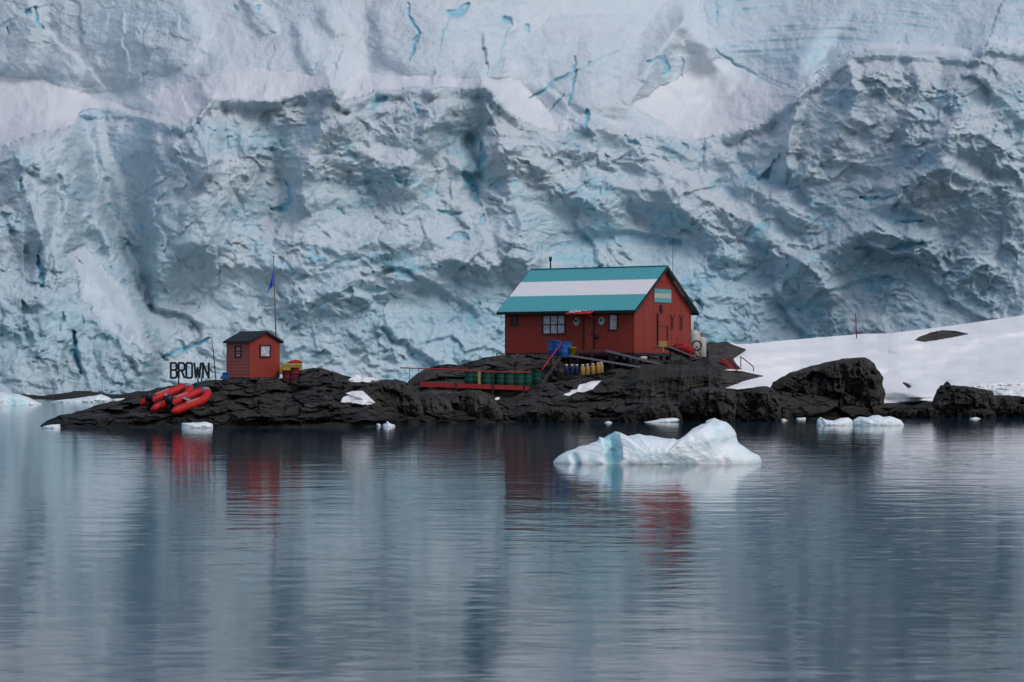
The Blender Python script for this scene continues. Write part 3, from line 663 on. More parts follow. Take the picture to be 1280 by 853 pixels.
lump('boulder', [(505, 535), (508, 508), (516, 500), (530, 495), (548, 495), (562, 500), (568, 512), (572, 535)], 141.5, 1.6, M['hillrock'], (538, 518), 43, 2.4, .2, 12, rockmode=True, nth=240, label='low mossy boulder below the left end of the red footbridge', cat='boulder')
lump('boulder', [(556, 535), (560, 500), (570, 492), (584, 487), (600, 488), (612, 495), (622, 505), (630, 520), (634, 535)], 142.5, 1.7, M['hillrock'], (594, 512), 47, 2.4, .25, 12, rockmode=True, nth=240, label='olive green mossy boulder below the middle of the red footbridge', cat='boulder')
lump('boulder', [(850, 540), (853, 505), (858, 492), (866, 486), (885, 484), (903, 486), (917, 490), (921, 500), (918, 540)], 144.0, 2.0, M['hillrock'], (886, 510), 51, 3.0, .4, 12, rockmode=True, nth=260, label='flat topped greenish boulder below the right corner of the large house', cat='boulder', jag=.9)
lump('boulder', [(912, 540), (914, 500), (922, 490), (940, 486), (955, 483), (968, 487), (976, 505), (978, 540)], 146.0, 1.8, M['boulder'], (945, 512), 52, 2.8, .35, 11, rockmode=True, nth=240, label='dark boulder touching the left foot of the largest boulder', cat='boulder', jag=.9)
lump('boulder', [(768, 540), (773, 522), (783, 514), (800, 510), (815, 505), (832, 503), (846, 508), (853, 520), (856, 540)], 142.2, 1.5, M['rock'], (812, 524), 53, 2.4, .3, 10, rockmode=True, nth=240, label='low rounded black rock at the waterline behind the long slanting floe', cat='boulder', jag=.9)
lump('boulder', [(640, 540), (646, 520), (662, 512), (690, 508), (715, 510), (735, 517), (745, 540)], 142.2, 1.6, M['rock'], (692, 524), 54, 2.4, .3, 12, rockmode=True, nth=240, label='broad low black rock at the waterline below the long snow patch', cat='boulder', jag=.9)
for i, (x, w_, h_, dd, tx) in enumerate([(1132, 17, 10, .4, 'by the snow edge left of the flat topped boulder'), (1160, 14, 12, .2, 'touching the left side of the flat topped boulder'), (1262, 16, 22, 1, 'at the right edge of the shore'), (1279, 12, 14, .4, 'half cut by the right frame edge')]):
    lump('boulder', [(x-w_, 530), (x-w_*.9, 519-h_*.5), (x-w_*.4, 519-h_), (x+w_*.3, 519-h_*.9), (x+w_*.9, 519-h_*.4), (x+w_, 530)], 155+dd, .9, M['rock'], (x, 517), 60+i, 2.4, .2, 7, rockmode=True, nth=140, nr=36, label='low dark rock '+tx, cat='boulder')

# ------------------------------------------------------------------ ice in the water
berg = lump('iceberg', [(690, 592), (692, 578), (697, 570), (708, 565), (716, 562), (722, 558), (735, 556), (746, 552), (750, 546), (753, 550), (760, 543), (768, 539), (776, 541), (785, 545), (800, 543.5), (815, 544), (830, 548), (848, 549.5), (858, 544), (866, 536), (876, 531), (884, 529), (890, 527), (908, 527), (915, 535), (920, 544), (923, 553), (932, 560), (940, 566), (948, 569), (951, 575), (951, 592)],
     Dw(580)+.9, 1.25, M['berg'], (822, 578), 81, 2.6, .05, 26, nth=520, nr=120, jag=1.6,
     blues=[([(762, 543), (766, 562), (766, 572)], 12, .45, .7), ([(766, 566), (765, 588)], 6.5, .2, .6), ([(717, 570), (722, 582)], 5, .15, .35), ([(893, 530), (905, 552)], 6, .03, .1)],
     label='large pale blue iceberg floating in front of the rocky shore', cat='iceberg')
lump('ice_block', [(881, 532), (882, 527), (888, 524), (893, 522.5), (898, 525), (905, 527), (906, 532)], Dw(530), .7, M['berg'], (893, 529), 85, 2.2, .06, 8, nth=120, nr=30, label='small jagged ice block floating just behind the peak of the iceberg', cat='ice floe', jag=.4)
FL = [([(1020, 540), (1021, 526), (1025, 521), (1032, 525), (1042, 526), (1050, 523), (1060, 522), (1066, 526), (1068, 540)], 'white two-humped floe in front of the largest boulder'),
      ([(1066, 540), (1067, 525), (1074, 521), (1085, 522), (1090, 519.5), (1098, 519), (1104, 521.5), (1112, 520.5), (1118, 522), (1126, 525.5), (1130, 531), (1128, 540)], 'white floe with a raised middle right of the two-humped floe'),
      ([(226, 540), (227, 529), (240, 528.5), (258, 527.5), (266, 530), (267, 540)], 'flat white slab of ice below the red boats'),
      ([(50, 542), (54, 533), (64, 531), (75, 530.5), (77, 542)], 'thin pale ice at the left tip of the rocks'),
      ([(476, 540), (478, 531), (482, 529), (484, 526.5), (488, 529.5), (494, 531.5), (494, 540)], 'little pointed ice lump below the black boulder'),
      ([(469, 539), (470, 530), (473, 529), (476, 531), (476, 539)], 'tiny round ice lump left of the little pointed one'),
      ([(696, 536), (697, 525), (703, 524.5), (708, 526), (708, 536)], 'small flat ice piece in the dark water below the long snow patch'),
      ([(754, 536), (756, 528), (760, 526.5), (765, 528), (766, 536)], 'small ice piece left of the cross-shaped ice piece'),
      ([(769, 538), (770, 528), (774, 527.5), (776, 524), (778, 527.5), (790, 527.5), (791, 538)], 'low ice piece with one upright spike behind the iceberg'),
      ([(799, 532), (802, 528.6), (815, 526), (826, 523.6), (838, 522.6), (846, 522.8), (850, 525), (847, 528), (838, 532)], 'long low slanting floe behind the left half of the iceberg'),
      ([(974, 536), (976, 524.5), (980, 523.5), (985, 526), (985, 536)], 'tiny ice cube left of the small flat floe under the largest boulder'),
      ([(993, 534), (995, 522.5), (1007, 522), (1008, 534)], 'small flat floe under the left side of the largest boulder'),
      ([(1209, 534), (1212, 523), (1220, 521.5), (1227, 524), (1227, 534)], 'small low floe below the small grey boulder'),
      ([(1270, 530), (1271, 521), (1275, 519.5), (1282, 520.5), (1283, 530)], 'small ice pieces at the right edge of the picture'),
      ([(425, 540), (427, 532), (433, 531.5), (434, 533), (434, 540)], 'ice crumbs at the waterline below the rounded snow patch')]
for i, (pl, lb) in enumerate(FL):
    vbm = {0: 532, 1: 532, 2: 535.0, 3: 535.5, 4: 533.5, 5: 533}.get(i, min(p[1] for p in pl)+2.4 if i != 9 else 528.2)
    xs = [p[0] for p in pl]; w_ = max(xs)-min(xs); c = (sum(xs)/len(xs) if i != 9 else 829, vbm-.8 if i != 9 else 527)
    lump('ice_floe', pl, Dw(vbm)+.35, .35+w_*.006, M['berg'], c, 100+i, 2.0, .05, 8, nth=160, nr=36, label=lb, cat='ice floe', jag=.3, group='small ice floes along the shore')
lump('ice_floe', [(-60, 520), (-55, 492), (-10, 491), (2, 490), (12, 492), (24, 493), (36, 497), (46, 502), (52, 505), (53, 520)], Dw(506)+1, 4, M['berg'], (5, 505), 141, 2.2, .3, 14, nth=260, label='long white floe at the left edge in front of the glacier', cat='ice floe', blues=[([(12, 503), (30, 505)], 7, .4, .35)])
lump('ice_floe', [(60, 516), (64, 502), (80, 499.5), (95, 498), (108, 496), (118, 495), (126, 493), (135, 496), (141, 500), (160, 497), (160, 502), (150, 516)], Dw(503)+1, 3, M['berg'], (115, 502), 145, 2.2, .3, 12, nth=260, label='ragged white floe lying against the rocks under the glacier', cat='ice floe')

# snow patches on the rock
def patch(poly, lb, D_off=.0, T=.35, seed=5, Ds=None):
    cx = sum(p[0] for p in poly)/len(poly); cy = sum(p[1] for p in poly)/len(poly)
    b = max(poly, key=lambda p: p[1]); D = SF.at(cx, cy+1).y if Ds is None else Ds
    return D
def snow_patch(poly, lb, sheet, lift=.18, c=None):
    """follows the ground under it and swells up from it"""
    xs = [p[0] for p in poly]; ys = [p[1] for p in poly]
    cx, cy = c or (sum(xs)/len(xs), sum(ys)/len(ys)); nth, nr = 160, 30
    th = np.linspace(0, 2*math.pi, nth, endpoint=False); rb = np.zeros(nth); n = len(poly)
    for k, t in enumerate(th):
        dx, dy = math.cos(t), math.sin(t)
        for i in range(n):
            x0, y0 = poly[i][0]-cx, poly[i][1]-cy; x1, y1 = poly[(i+1) % n][0]-cx, poly[(i+1) % n][1]-cy
            den = dx*(y1-y0)-dy*(x1-x0)
            if abs(den) < 1e-9: continue
            s_ = (x0*(y1-y0)-y0*(x1-x0))/den; q = (x0*dy-y0*dx)/den
            if s_ > 0 and -1e-6 <= q <= 1+1e-6: rb[k] = max(rb[k], s_)
    V = []
    for r in np.linspace(0, 1, nr):
        for k in range(nth):
            px = cx+r*rb[k]*math.cos(th[k]); py = cy+r*rb[k]*math.sin(th[k])
            p = sheet.at(px, py); V.append((p.x, p.y, p.z, r))
    V = np.array(V); VV_ = V[:, :3].reshape(nr, nth, 3).copy()
    Ds = VV_[..., 1].copy()
    for _ in range(14):
        Ds[1:-1] = (Ds[:-2]+Ds[2:]+np.roll(Ds, 1, 1)[1:-1]+np.roll(Ds, -1, 1)[1:-1])/4; Ds[0] = Ds[0].mean()
    r = V[:, 3].reshape(nr, nth); Dn = np.minimum(Ds, VV_[..., 1]+.3)-lift*np.sqrt(np.clip(1-r**2.5, 0, 1))-.12; Dn[-1] += .3
    pos = VV_*(Dn/VV_[..., 1])[..., None]; pos[..., 2] = H+(VV_[..., 2]-H)*Dn/VV_[..., 1]
    i = np.arange(nr*nth).reshape(nr, nth); j = np.roll(i, -1, 1)
    top = pos.reshape(-1, 3); bot = top+np.array([0, .35, -.1])
    q = np.stack([i[:-1], i[1:], j[1:], j[:-1]], -1).reshape(-1, 4); k2 = nr*nth
    rim = np.stack([i[-1], i[-1]+k2, j[-1]+k2, j[-1]], -1)
    org = top.mean(0); o = np_mesh('snow_patch', np.concatenate([top, bot])-org, np.concatenate([q, q[:, ::-1]+k2, rim]), M['snow'])
    o.location = org; return tag(o, lb, 'snow patch', 'old snow patches on the rocks')
snow_patch([(433, 477), (440, 471), (446, 469), (455, 470.5), (466, 472), (476, 476), (468, 478), (450, 478.5)], 'thin flat snow patch on the rock crest above the rounded patch', SF, .15)
snow_patch([(425, 503), (428, 497), (438, 493), (431, 491.5), (440, 489), (453, 488.5), (460, 494), (470, 504), (460, 507), (445, 505.5)], 'rounded snow patch with a notch on the rocks left of the black boulder', SF, .3)
snow_patch([(703, 495), (706, 492), (712, 491), (714, 487), (721, 487), (724, 481), (732, 479), (740, 476.5), (752, 476), (747, 481), (740, 488), (730, 492), (722, 490), (712, 495), (706, 497)], 'long slanting snow patch on the rocks below the yellow cylinders', SF, .2, c=(724, 487.5))
snow_patch([(618, 499), (621, 496.5), (625, 497), (624, 499.5), (620, 500.5)], 'tiny snow scrap on the rocks right of the olive green boulder', SF, .1)

# ------------------------------------------------------------------ buildings
class Bld:
    """frame of a gabled building seen on its corner: local x along the eaves wall, y along the gable"""
    def __init__(s, pxc, vbase, D, al, pxl, pxr, vE, vA):
        s.D = D; s.ca, s.sa = math.cos(R(al)), math.sin(R(al)); s.C = P(pxc, vbase, D); s.al = R(al)
        s.L = s.xs(pxl); s.W = s.yt(pxr); s.he = s.zx(0, vE); s.ha = s.zy(s.W/2, vA)
    def xs(s, px):
        k = (px-CX)/F; return (s.C.x-k*s.D)/(s.ca+s.sa*k)
    def yt(s, px):
        k = (px-CX)/F; return (k*s.D-s.C.x)/(s.sa-s.ca*k)
    def zx(s, S, v): return H-(v-HY)/F*(s.D+s.sa*S)-s.C.z
    def zy(s, T, v): return H-(v-HY)/F*(s.D+s.ca*T)-s.C.z
def gable_shell(b, mat, root, th=.12, name='wall', rib=False):
    mb = MB(); L, W, e, a = b.L, b.W, b.he, b.ha
    mb.box(-L, -.0, 0, th, 0, e); mb.box(-L, 0, W-th, W, 0, e)
    for x0, x1 in ((-th, 0), (-L, -L+th)):
        bm = mb.bm
        A_ = [bm.verts.new((x0, y, z)) for y, z in ((th, 0), (W-th, 0), (W-th, e), (W/2, a-.02), (th, e))]
        B_ = [bm.verts.new((x1, y, z)) for y, z in ((th, 0), (W-th, 0), (W-th, e), (W/2, a-.02), (th, e))]
        mb._f(A_); mb._f(B_[::-1])
        for i in range(5): mb._f([A_[(i+1) % 5], A_[i], B_[i], B_[(i+1) % 5]])
    return mb
def roof_slab(b, over_x, over_y, th, mats, root, bands=None, corr=0, dx0=0):
    """two slopes; bands = fractions from ridge to eave with material index; corr = corrugation depth"""
    L, W, e, a = b.L, b.W, b.he, b.ha; pit = (a-e)/(W/2); x0, x1 = -L-over_x, over_x
    n = int((x1-x0)/.0625) if corr else 2; mb = MB(); bm = mb.bm; c = .05
    fr = sorted(set([0, 1]+[f for f, _ in (bands or [])])); 
    for sd in (0, 1):
        rows = []
        for f in fr:
            yy = W/2-(W/2+over_y)*f; z = a+c-(W/2+over_y)*f*pit
            if sd: yy = W-yy
            rows.append([[bm.verts.new((x0+(x1-x0)*i/n, yy, z+t_+(corr*math.cos(i*math.pi/2) if corr else 0))) for i in range(n+1)] for t_ in (th, 0)])
        for k in range(len(fr)-1):
            mi = 0
            if bands:
                for f, m_ in bands:
                    if fr[k] >= f-1e-6: mi = m_
            mb.mi = mi
            for i in range(n):
                mb._f([rows[k][0][i], rows[k+1][0][i], rows[k+1][0][i+1], rows[k][0][i+1]])
                mb._f([rows[k][1][i+1], rows[k+1][1][i+1], rows[k+1][1][i], rows[k][1][i]])
            for i in (0, n): mb._f([rows[k][0][i], rows[k][1][i], rows[k+1][1][i], rows[k+1][0][i]])
        for i in range(n): mb._f([rows[-1][0][i], rows[-1][1][i], rows[-1][1][i+1], rows[-1][0][i+1]])
    mb.mi = 0
    return mb.build('roof', mats, root)
def window_x(b, root, px0, px1, v0, v1, cols, rows_, glass='glass', fw=.07, face='x'):
    if face == 'x':
        s0, s1 = b.xs(px0), b.xs(px1); z1, z0 = b.zx((s0+s1)/2, v0), b.zx((s0+s1)/2, v1); X0, X1 = -s0, -s1
        B = lambda mb, a, c, d0, d1, e0, e1: mb.box(a, c, -d1, -d0, e0, e1)
    else:
        X0, X1 = b.yt(px0), b.yt(px1); z1, z0 = b.zy((X0+X1)/2, v0), b.zy((X0+X1)/2, v1)
        B = lambda mb, a, c, d0, d1, e0, e1: mb.box(d0, d1, a, c, e0, e1)
    win = MB(); B(win, X0-fw, X1+fw, .002, .07, z0-fw, z0); B(win, X0-fw, X1+fw, .002, .07, z1, z1+fw); B(win, X0-fw, X0, .002, .066, z0, z1); B(win, X1, X1+fw, .002, .066, z0, z1)
    for i in range(1, cols): x = X0+(X1-X0)*i/cols; B(win, x-fw*.4, x+fw*.4, .01, .056, z0, z1)
    for i in range(1, rows_): z = z0+(z1-z0)*i/rows_; B(win, X0, X1, .012, .052, z-fw*.4, z+fw*.4)
    f = win.build('window', M['black'], root)
    g = MB(); B(g, X0+.002, X1-.002, .006, .02, z0+.002, z1-.002); g.build('pane', M[glass], f)
    return f

# --- main house
hb = Bld(792.5, 441, 158, 33, 631, 864, 383.5, 334)
house = thing('house', 'large red house with teal and white striped gabled roof on the rocks', 'house', hb.C, -hb.al)
mb = gable_shell(hb, M['red'], house); 
for s_ in np.arange(.0, hb.L, 1.22): mb.box(-s_-.02, -s_+.02, -.014, .003, .02, hb.he-.02)
for t_ in np.arange(1.22, hb.W, 1.22):
    mb.box(-.003, .012, t_-.018, t_+.018, .02, hb.he+min(t_, hb.W-t_)*(hb.ha-hb.he)/(hb.W/2)*.97)
mb.build('wall', M['red'], house)
roof_slab(hb, .32, .42, .035, [M['teal'], M['white']], house, bands=[(0, 0), (.31, 1), (.645, 0)], corr=.012)
# black fascia boards along eaves and rakes
pit = (hb.ha-hb.he)/(hb.W/2); mb = MB(); oy = .42
ez = hb.ha+.05-(hb.W/2+oy)*pit
mb.box(-hb.L-.33, .33, -oy-.035, -oy-.001, ez-.16, ez+.012); mb.box(-hb.L-.33, .33, hb.W+oy+.001, hb.W+oy+.035, ez-.16, ez+.012)
for x in (.325, -hb.L-.36):
    for sd in (-1, 1):
        yE = hb.W/2+sd*(hb.W/2+oy+.03)
        top = hb.ha+.085; bm = mb.bm
        pts = [(hb.W/2, top), (yE, ez+.03), (yE, ez-.18), (hb.W/2, top-.24)]
        A_ = [bm.verts.new((x, y, z)) for y, z in pts]; B_ = [bm.verts.new((x+.035, y, z)) for y, z in pts]
        mb._f(A_); mb._f(B_[::-1])
        for i in range(4): mb._f([A_[(i+1) % 4], A_[i], B_[i], B_[(i+1) % 4]])
mb.build('fascia', M['black'], house)
mb = MB(); mb.box(-hb.L-.3, .3, hb.W/2-.12, hb.W/2+.12, hb.ha+.075, hb.ha+.105); mb.build('ridge_cap', M['teal'], house)
# soffit shade boards under eave: plain red boards
mb = MB(); mb.box(-hb.L-.28, .28, -oy, -.002, ez-.05, ez-.02); mb.build('soffit', M['red'], house)
window_x(hb, house, 640.5, 646, 396, 406, 1, 1, 'darkglass')
window_x(hb, house, 679.5, 706, 395, 417, 3, 2)
window_x(hb, house, 762.5, 771.5, 394, 412, 1, 1)
for px in (720.8, 752):                       # round emblems beside the door
    s_ = hb.xs(px); z = hb.zx(s_, 402.3 if px < 730 else 401.3); Mx = Matrix.Translation((-s_, -.012, z)) @ Matrix.Rotation(R(90), 4, 'X')
    mb = MB(); mb.lathe([(.20, -.01), (.235, 0), (.235, .02), (.22, .03)], 28, (0, 0, 0), Mx @ Matrix.Diagonal((.95, 1.12, 1, 1)))
    o = mb.build('emblem', M['wht'], house)
    mb = MB(); mb.lathe([(.15, 0), (.15, .012)], 24, (0, 0, 0), Mx @ Matrix.Translation((0, .05, .031)))
    mb.build('emblem_centre', M['teal'], o)
    mb = MB()
    for sx in (-.06, .06): mb.box(-s_+sx-.04, -s_+sx+.04, -.064, -.058, z+.0, z+.12)
    mb.build('emblem_mark', M['dkblue'], o)
s0, s1 = hb.xs(731), hb.xs(742); zt = hb.zx((s0+s1)/2, 392); zb = .22
door = MB().box(-s0, -s1, -.045, -.002, zb, zt).build('door', M['red'], house)
mb = MB(); mb.box(-s0-.09, -s0, -.07, -.002, zb, zt+.09); mb.box(-s1, -s1+.09, -.07, -.002, zb, zt+.09); mb.box(-s0, -s1, -.07, -.002, zt, zt+.09); mb.build('door_frame', M['black'], door)
MB().box(-s1-.12, -s1-.06, -.085, -.045, zb+.95, zb+1.1).build('handle', M['black'], door)
s2, s3 = hb.xs(716), hb.xs(747); zc = zt+.0
mb = MB(); bm = mb.bm
pts = [(-.01, zc+.26), (-.95, zc-.06), (-.95, zc-.02), (-.01, zc+.30)]
A_ = [bm.verts.new((-s2, y, z)) for y, z in pts]; B_ = [bm.verts.new((-s3, y, z)) for y, z in pts]
mb._f(A_); mb._f(B_[::-1]); [mb._f([A_[(i+1) % 4], A_[i], B_[i], B_[(i+1) % 4]]) for i in range(4)]
cano = mb.build('canopy', M['redtrim'], house)
for xb in (-s2+.15, -s3-.15): MB().bar((xb, -.9, zc-.075), (xb, -.01, zc-.45), .05).build('bracket', M['red'], cano)
random.seed(3); mb = MB()
for k in range(7):
    x = -s2+.08+random.random()*(s2-s3)*.55; f = random.random()*.7+.1; mb.box(x, x+.2+.2*random.random(), -.95*f-.14, -.95*f, zc+.305-.32*f-.01, zc+.315-.32*f+.015)
mb.build('snow_remnant', M['snow'], cano)
s_ = hb.xs(747); z = hb.zx(s_, 421); MB().lathe([(.03, 0), (.13, .02), (.14, .1), (.05, .2)], 14, (0, 0, 0), Matrix.Translation((-s_, -.005, z)) @ Matrix.Rotation(R(90), 4, 'X')).build('lamp', M['black'], house)
# stove pipe near the far end of the ridge
s_ = hb.L-1.0
mb = MB(); mb.tube([(-s_, hb.W/2+.3, hb.ha-.2), (-s_, hb.W/2+.3, hb.ha+.62)], .05, 12); mb.tube([(-s_, hb.W/2+.3, hb.ha+.621), (-s_, hb.W/2+.3, hb.ha+.9)], .095, 12); mb.build('stovepipe', M['black'], house)
# gable end
def gbox(px0, px1, v0, v1, d0, d1, name, mat, par=house, b=hb):
    y0, y1 = b.yt(px0), b.yt(px1); z1, z0 = b.zy((y0+y1)/2, v0), b.zy((y0+y1)/2, v1); return MB().box(d0, d1, y0, y1, z0, z1).build(name, M[mat], par)
gbox(824.5, 832.5, 341, 352, .014, .05, 'loft_hatch', 'redtrim')
y0, y1 = hb.yt(817.5), hb.yt(838.5); z1, z0 = hb.zy(4, 361.8), hb.zy(4, 378.5); zz = [z0+(z1-z0)*k/3 for k in range(4)]
fl = MB().box(.016, .04, y0, y1, z0, z1).build('flag_board', M['wht'], house)
mb = MB(); mb.box(.042, .046, y0, y1, zz[2]+.01, z1); mb.box(.042, .046, y0, y1, z0, zz[1]); mb.build('flag_stripe', M['teal'], fl)
gbox(824.5, 827, 381.5, 391, .014, .1, 'vent_slot', 'black')
d2 = gbox(822, 833.5, 394, 430, .014, .05, 'side_door', 'red')
gbox(821, 821.9, 392, 431, .014, .09, 'door_frame', 'black', d2); gbox(832.6, 833.8, 408, 425, .052, .10, 'door_frame', 'black', d2); gbox(822, 833.4, 407.5, 408.3, .052, .07, 'hinge_strap', 'black', d2)
for px in (839.5, 850.8):                     # pairs of skis and poles hung on the gable
    y = hb.yt(px); za, zb_ = hb.zy(y, 394), hb.zy(y, 412); mb = MB()
    mb.bar((.05, y-.13, za-.35), (.05, y-.10, zb_), .05, .03); mb.bar((.05, y+.13, za-.35), (.05, y+.10, zb_), .05, .03); mb.bar((.07, y-.28, za), (.07, y+.1, za-.33), .04); mb.bar((.09, y+.28, za), (.09, y-.1, za-.33), .04)
    mb.build('ski_rack', M['black'], house)
for x in np.linspace(-hb.L+.4, -.1, 7):
    for y in (.15, hb.W/2, hb.W-.15): MB().box(x-.09, x+.09, y-.09, y+.09, -1.3, -.185).build('foundation_post', M['black'], house)
MB().box(-hb.L+.01, -.01, .01, hb.W-.01, -.18, -.002).build('floor_frame', M['black'], house)

# aerial mast behind the gable
a_ = P(841, 445, 172); mast = thing('antenna_mast', 'thin dark antenna mast rising behind the gable of the large red house', 'mast', a_)
top = P(841, 295, 172)-a_; mb = MB(); mb.tube([(0, 0, 0), (0, 0, top.z*.6), (0, 0, top.z)], [.03, .022, .012], 8); mb.build('pole', M['black'], mast)
mb = MB(); mb.bar((-.25, 0, top.z*.82), (.25, 0, top.z*.82), .015); mb.build('crossbar', M['black'], mast)

# --- small hut
sb = Bld(312.8, 472, 136.2, 50, 284, 349.8, 427, 416)
hut = thing('hut', 'small red timber hut with dark gabled roof beside the flagpole', 'hut', sb.C, -sb.al)
gable_shell(sb, M['red'], hut, .08).build('wall', M['red'], hut)
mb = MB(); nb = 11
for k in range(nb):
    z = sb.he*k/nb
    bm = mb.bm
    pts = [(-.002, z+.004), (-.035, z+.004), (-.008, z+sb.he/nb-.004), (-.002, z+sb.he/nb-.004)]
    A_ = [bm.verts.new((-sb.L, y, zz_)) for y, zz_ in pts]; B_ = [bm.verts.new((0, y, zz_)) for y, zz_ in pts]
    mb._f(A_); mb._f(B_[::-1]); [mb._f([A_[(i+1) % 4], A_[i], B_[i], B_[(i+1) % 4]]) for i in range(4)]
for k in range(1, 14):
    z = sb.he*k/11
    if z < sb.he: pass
mb.build('siding', M['lit_red'], hut)  # lighter colour stands in for light the sun does not give here
for x0, x1 in ((-.03, .02), (-sb.L-.01, -sb.L+.04)): MB().box(x0, x1, -.045, -.0365, 0, sb.he-.02).build('corner_board', M['redtrim'], hut)
roof_slab(sb, .12, .14, .05, [M['dkgrey']], hut)
mb = MB(); p2 = (sb.ha-sb.he)/(sb.W/2); ez2 = sb.ha+.05-(sb.W/2+.14)*p2
mb.box(-sb.L-.12, .12, -.175, -.142, ez2-.07, ez2+.05); mb.box(-sb.L-.12, .12, sb.W+.142, sb.W+.175, ez2-.07, ez2+.05)
for x in (.122, -sb.L-.15):
    for sd in (-1, 1):
        yE = sb.W/2+sd*(sb.W/2+.17); bm = mb.bm
        pts = [(sb.W/2, sb.ha+.105), (yE, ez2+.05), (yE, ez2-.07), (sb.W/2, sb.ha-.02)]
        A_ = [bm.verts.new((x, y, z)) for y, z in pts]; B_ = [bm.verts.new((x+.025, y, z)) for y, z in pts]
        mb._f(A_); mb._f(B_[::-1]); [mb._f([A_[(i+1) % 4], A_[i], B_[i], B_[(i+1) % 4]]) for i in range(4)]
mb.build('fascia', M['black'], hut)
window_x(sb, hut, 295.2, 301.5, 433.5, 446, 1, 2, 'glass', .06)
window_x(sb, hut, 325.5, 336.8, 432.5, 445.5, 1, 1, 'glass', .06, face='y')
MB().box(-sb.L+.05, -.05, .05, sb.W-.05, -.12, -.002).box(-.3, -.1, .1, .35, -.7, -.12).box(-.3, -.1, sb.W-.4, sb.W-.15, -.7, -.12).box(-sb.L+.1, -sb.L+.3, .1, .35, -.7, -.12).build('base_frame', M['greywood'], hut)

# flagpole with flag
fp = P(346.5, 478, 140.5); pole = thing('flagpole', 'thin reddish flagpole behind the small red hut', 'flagpole', fp)
tp = P(342, 322, 140.5)-fp; mb = MB(); mb.tube([(0, 0, 0), tp*.5, tp], [.04, .034, .022], 10); mb.build('pole', M['rust'], pole)
mb = MB(); mb.lathe([(.01, 0), (.05, .03), (.05, .07), (.01, .1)], 10, tp); mb.build('finial', M['rust'], pole)
def flag():
    A_ = P(342.1, 335, 140.5); rows = []; nr_, nc_ = 26, 14; V = []
    for i in range(nr_):
        t = i/(nr_-1)
        for j in range(nc_):
            s_ = j/(nc_-1); y = 335+t*20+ s_*(8+4*t)
            x = 342.3-s_*(1.8+7.0*t**1.2)+math.sin(s_*9)*.35
            p = P(x, y, 140.4+.10*math.sin(s_*12+t*2)*(.4+s_)); V.append(p-A_)
    Fs = [(i*nc_+j, i*nc_+j+1, (i+1)*nc_+j+1, (i+1)*nc_+j) for i in range(nr_-1) for j in range(nc_-1)]
    o = np_mesh('flag', np.array([tuple(v) for v in V]), np.array(Fs), M['flag']); o.location = A_
    m = o.modifiers.new('thick', 'SOLIDIFY'); m.thickness = .01
    return tag(o, 'limp blue flag hanging from the thin flagpole', 'flag')
flag()
# second, faint pole left of the hut
pp = P(270, 476, 141); o = thing('marker_pole', 'short brownish pole between the letters and the small hut', 'pole', pp); mb = MB(); mb.tube([(0, 0, 0), P(266.5, 437, 141)-pp, P(264, 421, 141)-pp], [.03, .028, .02], 8); mb.build('pole', M['rust'], o)
MB().bar(P(268, 441, 141)-pp, P(273, 438, 141)-pp, .02).build('crosspiece', M['rust'], o)

# letters
def letters():
    D = 139; org = P(237, 480, D); root = thing('letter_sign', 'tall dark letters reading BROWN raised on posts above the rocks', 'sign', org)
    X = lambda px, py: P(px, py, D)-org
    def stroke(mb, pts, w_=.085):
        for a, b in zip(pts[:-1], pts[1:]): mb.bar(X(*a), X(*b), .06, w_, Vector((0, 0, 1)) if abs(a[0]-b[0]) > .2 else Vector((1, 0, 0)))
    T_, B_ = 454, 472.6; Mi = 463
    def let(x, ss, nm='letter'):
        mb = MB()
        for k, s in enumerate(ss):
            pts = [(x+a, T_+(B_-T_)*b) for a, b in s]
            for q, (a, b) in enumerate(zip(pts[:-1], pts[1:])):
                A0 = X(*a); B0 = X(*b); d = (B0-A0).normalized(); A0 = A0-d*.025; B0 = B0+d*.025; off = Vector((0, .0035*(q+k*3), 0)); mb.bar(A0+off, B0+off, .115, .05, Vector((0, 1, 0)))
        return mb.build(nm, M['sign'], root)
    w = 7.3
    let(213.5, [[(0, 0), (0, 1)], [(0, 0), (w*.75, 0), (w, .1), (w, .38), (w*.75, .47), (0, .47)], [(w*.75, .47), (w, .57), (w, .9), (w*.75, 1), (0, 1)]])
    let(223.4, [[(0, 0), (0, 1)], [(0, 0), (w*.75, 0), (w, .1), (w, .4), (w*.75, .5), (0, .5)], [(w*.45, .5), (w, 1)]])
    let(232.8, [[(1.2, 0), (w-1.2, 0), (w, .09), (w, .91), (w-1.2, 1), (1.2, 1), (0, .91), (0, .09), (1.2, 0)]])
    let(242.8, [[(0, 0), (w*.3, 1), (w*.56, .3), (w*.82, 1), (w*1.12, 0)]])
    let(253.6, [[(0, 1), (0, 0), (w, 1), (w, 0)]])
    for (a, b) in (((223.4, 473), (223.4, 484)), ((247, 473), (249.5, 484)), ((252, 472), (251.6, 481))):
        mb = MB(); mb.bar(X(*a), X(*b)-Vector((0, 0, .25)), .07); mb.build('post', M['sign'], root)
    
letters()

